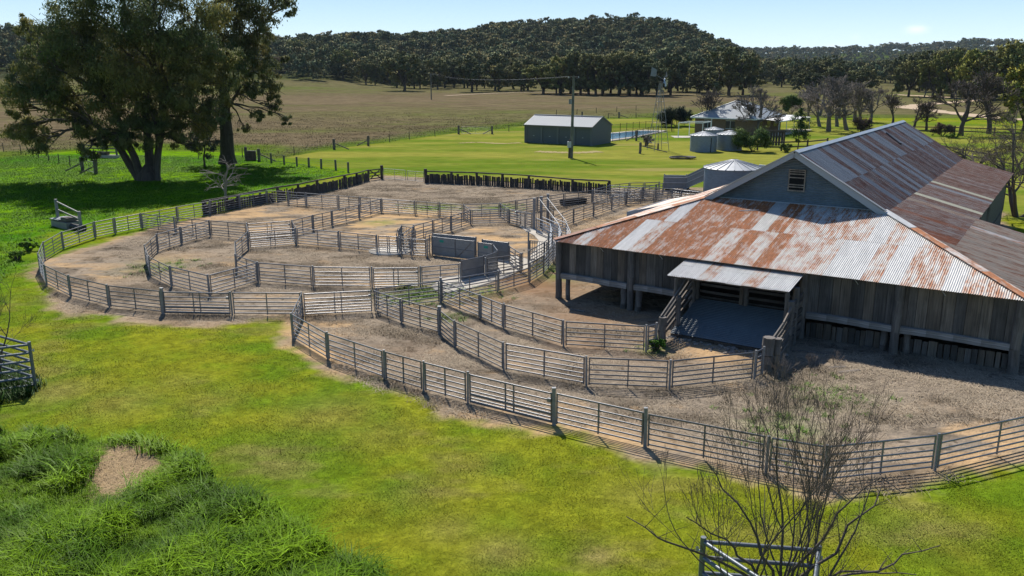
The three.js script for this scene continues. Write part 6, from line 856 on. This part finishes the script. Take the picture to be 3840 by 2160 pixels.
function scatter(name, label, geo, mat, list) {
  const im = new THREE.InstancedMesh(geo, mat, list.length), M = new THREE.Object3D(), col = new THREE.Color(); im.name = numbered(name); tag(im, label, 'grass', null, 'stuff'); im.castShadow = im.receiveShadow = true;
  list.forEach(([x, z, s, rot, r, g, b, sy = s, y = 0], i) => { M.position.set(x, y, z); M.rotation.set(0, rot, 0); M.scale.set(s, sy, s); M.updateMatrix(); im.setMatrixAt(i, M.matrix); im.setColorAt(i, col.setRGB(r, g, b)); }); scene.add(im);
}
const bladeM = (rough = 0.5) => plantMat({ roughness: Math.max(0.5, rough), specularIntensity: rough < 0.4 ? 0.1 : 0.03 });
{ // rank grass at the lower left, swept about, with a hollow of dead straw
  const R = rand(41), A = [], B = [], C = [];
  for (let k = 0; k < 21000; k++) {
    const x = -17 + R() * 17.5, z = -29 + R() * 16; if (sd(tallP, x, z) > -0.05 + (noise(x * 1.5, z * 1.5) - 0.5) * 0.5) continue;
    const hay = hayAt(x, z), n = fbm(x * 0.95, z * 0.95, 3), m = noise(x * 1.3 + 7, z * 1.3); if (hay > 0.4) { if (R() < 0.5) B.push([x, z, 0.8 + R() * 0.6, R() * 6.28, 0.46, 0.34, 0.2, 0.35 + R() * 0.3]); continue; }
    const s = 0.5 + 1.0 * step(0.36, 0.66, n) * (0.7 + R() * 0.6), d = step(0.35, 0.7, m) * 0.85, hi = R() < 0.16 ? 1.5 : 1; (R() < 0.5 ? A : C).push([x, z, s, R() * 6.28, mix(0.12, 0.04, d) * hi, mix(0.215, 0.095, d) * hi, 0.004 * hi * hi, s * (0.75 + R() * 0.35)]);
  }
  for (let k = 0; k < 2600; k++) { const x = -21 + R() * 7, z = -32 + R() * 9; if (sd(tall2P, x, z) > 0) continue; A.push([x, z, 0.8 + R() * 0.4, R() * 6.28, 0.035, 0.085, 0.012]); }
  scatter('tall_grass', 'rank dark green grass filling the lower left corner', tuft(51, 17, 0.42, 0.2, 0.024, 0.65), bladeM(0.38), A);
  scatter('tall_grass', 'long arching blades through the rank grass at the lower left', tuft(52, 13, 0.46, 0.24, 0.028, 1.0), bladeM(0.34), C);
  scatter('dead_straw', 'matted dead straw in the hollow of the rank grass', tuft(53, 20, 0.3, 0.22, 0.012, 1.9), bladeM(0.7), B);
}
{ // short lawn
  const R = rand(42), A = [], o = [0, 0, 0];
  for (let k = 0; k < 150000; k++) {
    const z = -13.5 - Math.pow(R(), 1.25) * 34, w = -z * 0.64 + 2, x = (R() * 2 - 1) * w; if (sd(yardP, x, z) < 0.1 + (noise(x * 1.4, z * 1.4) - 0.5) * 1.6 || sd(tallP, x, z) < 0) continue;
    groundColor(x, z, o, true); const t = R(), v = 0.85 + R() * 0.35, f = noise(x * 0.8 + 3, z * 0.8); if (o[0] > o[1] * 1.08 && t < 0.7) continue; A.push([x, z, (0.7 + R() * 0.6) * (0.7 + f * 0.8), R() * 6.28, o[0] * v * 1.12, o[1] * v * 1.18, o[2] * v]);
  }
  scatter('lawn_grass', 'short yellow green grass of the front lawn', tuft(54, 11, 0.038, 0.13, 0.011, 1.2), bladeM(0.55), A);
}
{ // dry grass in the yards
  const R = rand(43), A = [], B = [], G = [], toShed = (x, z) => { const dx = x - 2, dz = z + 38.76; return [dx * 0.835 + dz * 0.55, dx * 0.55 - dz * 0.835]; };
  for (let k = 0; k < 90000; k++) {
    const z = -15.5 - Math.pow(R(), 1.35) * 66, x = -24 + R() * 46; if (Math.abs(x) > -z * 0.64 + 2 || sd(yardP, x, z) > -0.15) continue; const [u, v] = toShed(x, z); if (u > 0.2 && v > 0.3 && u < 18.8) continue; if (u > 6.9 && u < 11.4 && v > -2.9) continue;
    const n = fbm(x * 0.45 + 12, z * 0.6, 3), s = spot(sandy, x, z) + spot(reddish, x, z) * 0.5; if (R() < s * 1.2 + step(0.62, 0.4, n) * 0.62) continue;
    const front = z > -34 ? 1 : 0, cl = step(0.5, 0.66, fbm(x * 0.55 + 70, z * 0.9, 4)), c = (0.75 + R() * 0.5) * (1 - 0.42 * cl), near = front ? 1.15 : 0.85, g = spot(greenish, x, z);
    if (R() < g * 0.8) { G.push([x, z, 0.8 + R() * 0.5, R() * 6.28, 0.1 * c, 0.19 * c, 0.03 * c]); continue; }
    (R() < 0.5 ? A : B).push([x, z, near * (0.65 + R() * 0.6) * (0.6 + n), R() * 6.28, 0.42 * c, 0.345 * c, 0.255 * c, near * (0.5 + R() * 0.5) * (0.5 + n) * (1 + cl * 0.8)]);
  }
  scatter('dry_grass', 'grey brown dead grass lying about the stockyards', tuft(55, 16, 0.11, 0.22, 0.013, 1.7), bladeM(0.75), A);
  scatter('dry_grass', 'pale straw stalks lodged over the stockyard ground', tuft(56, 14, 0.15, 0.26, 0.014, 2.2), bladeM(0.7), B);
  scatter('green_weeds', 'green weeds sprouting through the dead grass of the yards', tuft(57, 16, 0.16, 0.16, 0.03, 1.0), bladeM(0.5), G);
}
{ // lush growth about the big trees, and rough herbage in the near paddock
  const R = rand(44), A = [], B = [];
  for (let k = 0; k < 60000; k++) { const z = -30 - R() * 75, x = -72 + R() * 74; if (x < z * 0.66 - 3 || sd(lushP, x, z) > -0.3) continue; const n = fbm(x * 0.25, z * 0.3, 3), c = 0.75 + R() * 0.5; if (R() > 0.25 + n) continue; A.push([x, z, 0.7 + n * 0.9, R() * 6.28, mix(0.055, 0.12, n) * c, mix(0.165, 0.24, n) * c, 0.008]); }
  for (let k = 0; k < 16000; k++) { const z = -98 - R() * 130, x = -78 + R() * 160; if (Math.abs(x) > -z * 0.64 || sdBelt(x, z) > -0.6) continue; const d = -sdBelt(x, z), g = step(26, 4, d + R() * 14), c = 0.7 + R() * 0.5; if (R() < 0.25 && d > 30) continue; if (R() < step(60, 125, -z - 95) ) continue; B.push([x, z, 0.7 + R() * 0.9, R() * 6.28, mix(0.165, 0.08, g) * c, mix(0.135, 0.155, g) * c, mix(0.085, 0.015, g) * c]); }
  scatter('lush_grass', 'lush green growth round the big gum trees', tuft(58, 14, 0.14, 0.34, 0.03, 1.1), bladeM(0.5), A);
  scatter('paddock_grass', 'dry stalks and tussocks over the near paddock', tuft(59, 14, 0.2, 0.7, 0.045, 0.9), bladeM(0.8), B);
}
// a few single weeds beside the ramp post
[[9.29,-27.77, 'tall spindly weed beside the thick ramp post', 0.9], [10.72,-29.1, 'spindly grey weed on the straw right of the ramp', 0.6], [11.79,-29.53, 'small dry weed in the shade line of the shed', 0.5]].forEach(([x, z, label, h], i) => { const a = bareTree(1200 + i, { h: h * 1.3, stems: 3, r: 0.018, lean: 0.4, spread: 0.6, levels: 3, twig: 0.005, kids: 3, up: 0.2 }); plantTree('weed', label, 'weed', x, z, null, [['stem', a.trunk, greyTwigM], ['twigs', a.twigs, greyTwigM]]); });
[[5.51,-31.11, 'clump of green weed at the foot of the left ramp post', 0.55], [-28.42,-49.19, 'dark green weed clump outside the far left rails', 0.8], [-27.68,-46.74, 'low green weed clump by the bare earth at the far left', 0.6]].forEach(([x, z, label, h], i) => bush(label, x, z, h, h * 1.6, leafMat(0.07, 0.15, 0.02), 1300 + i * 4, 0.09, 'weed'));

scene.traverse((o) => { if (o.isMesh) { o.castShadow = true; o.receiveShadow = true; } });
renderer.render(scene, camera);
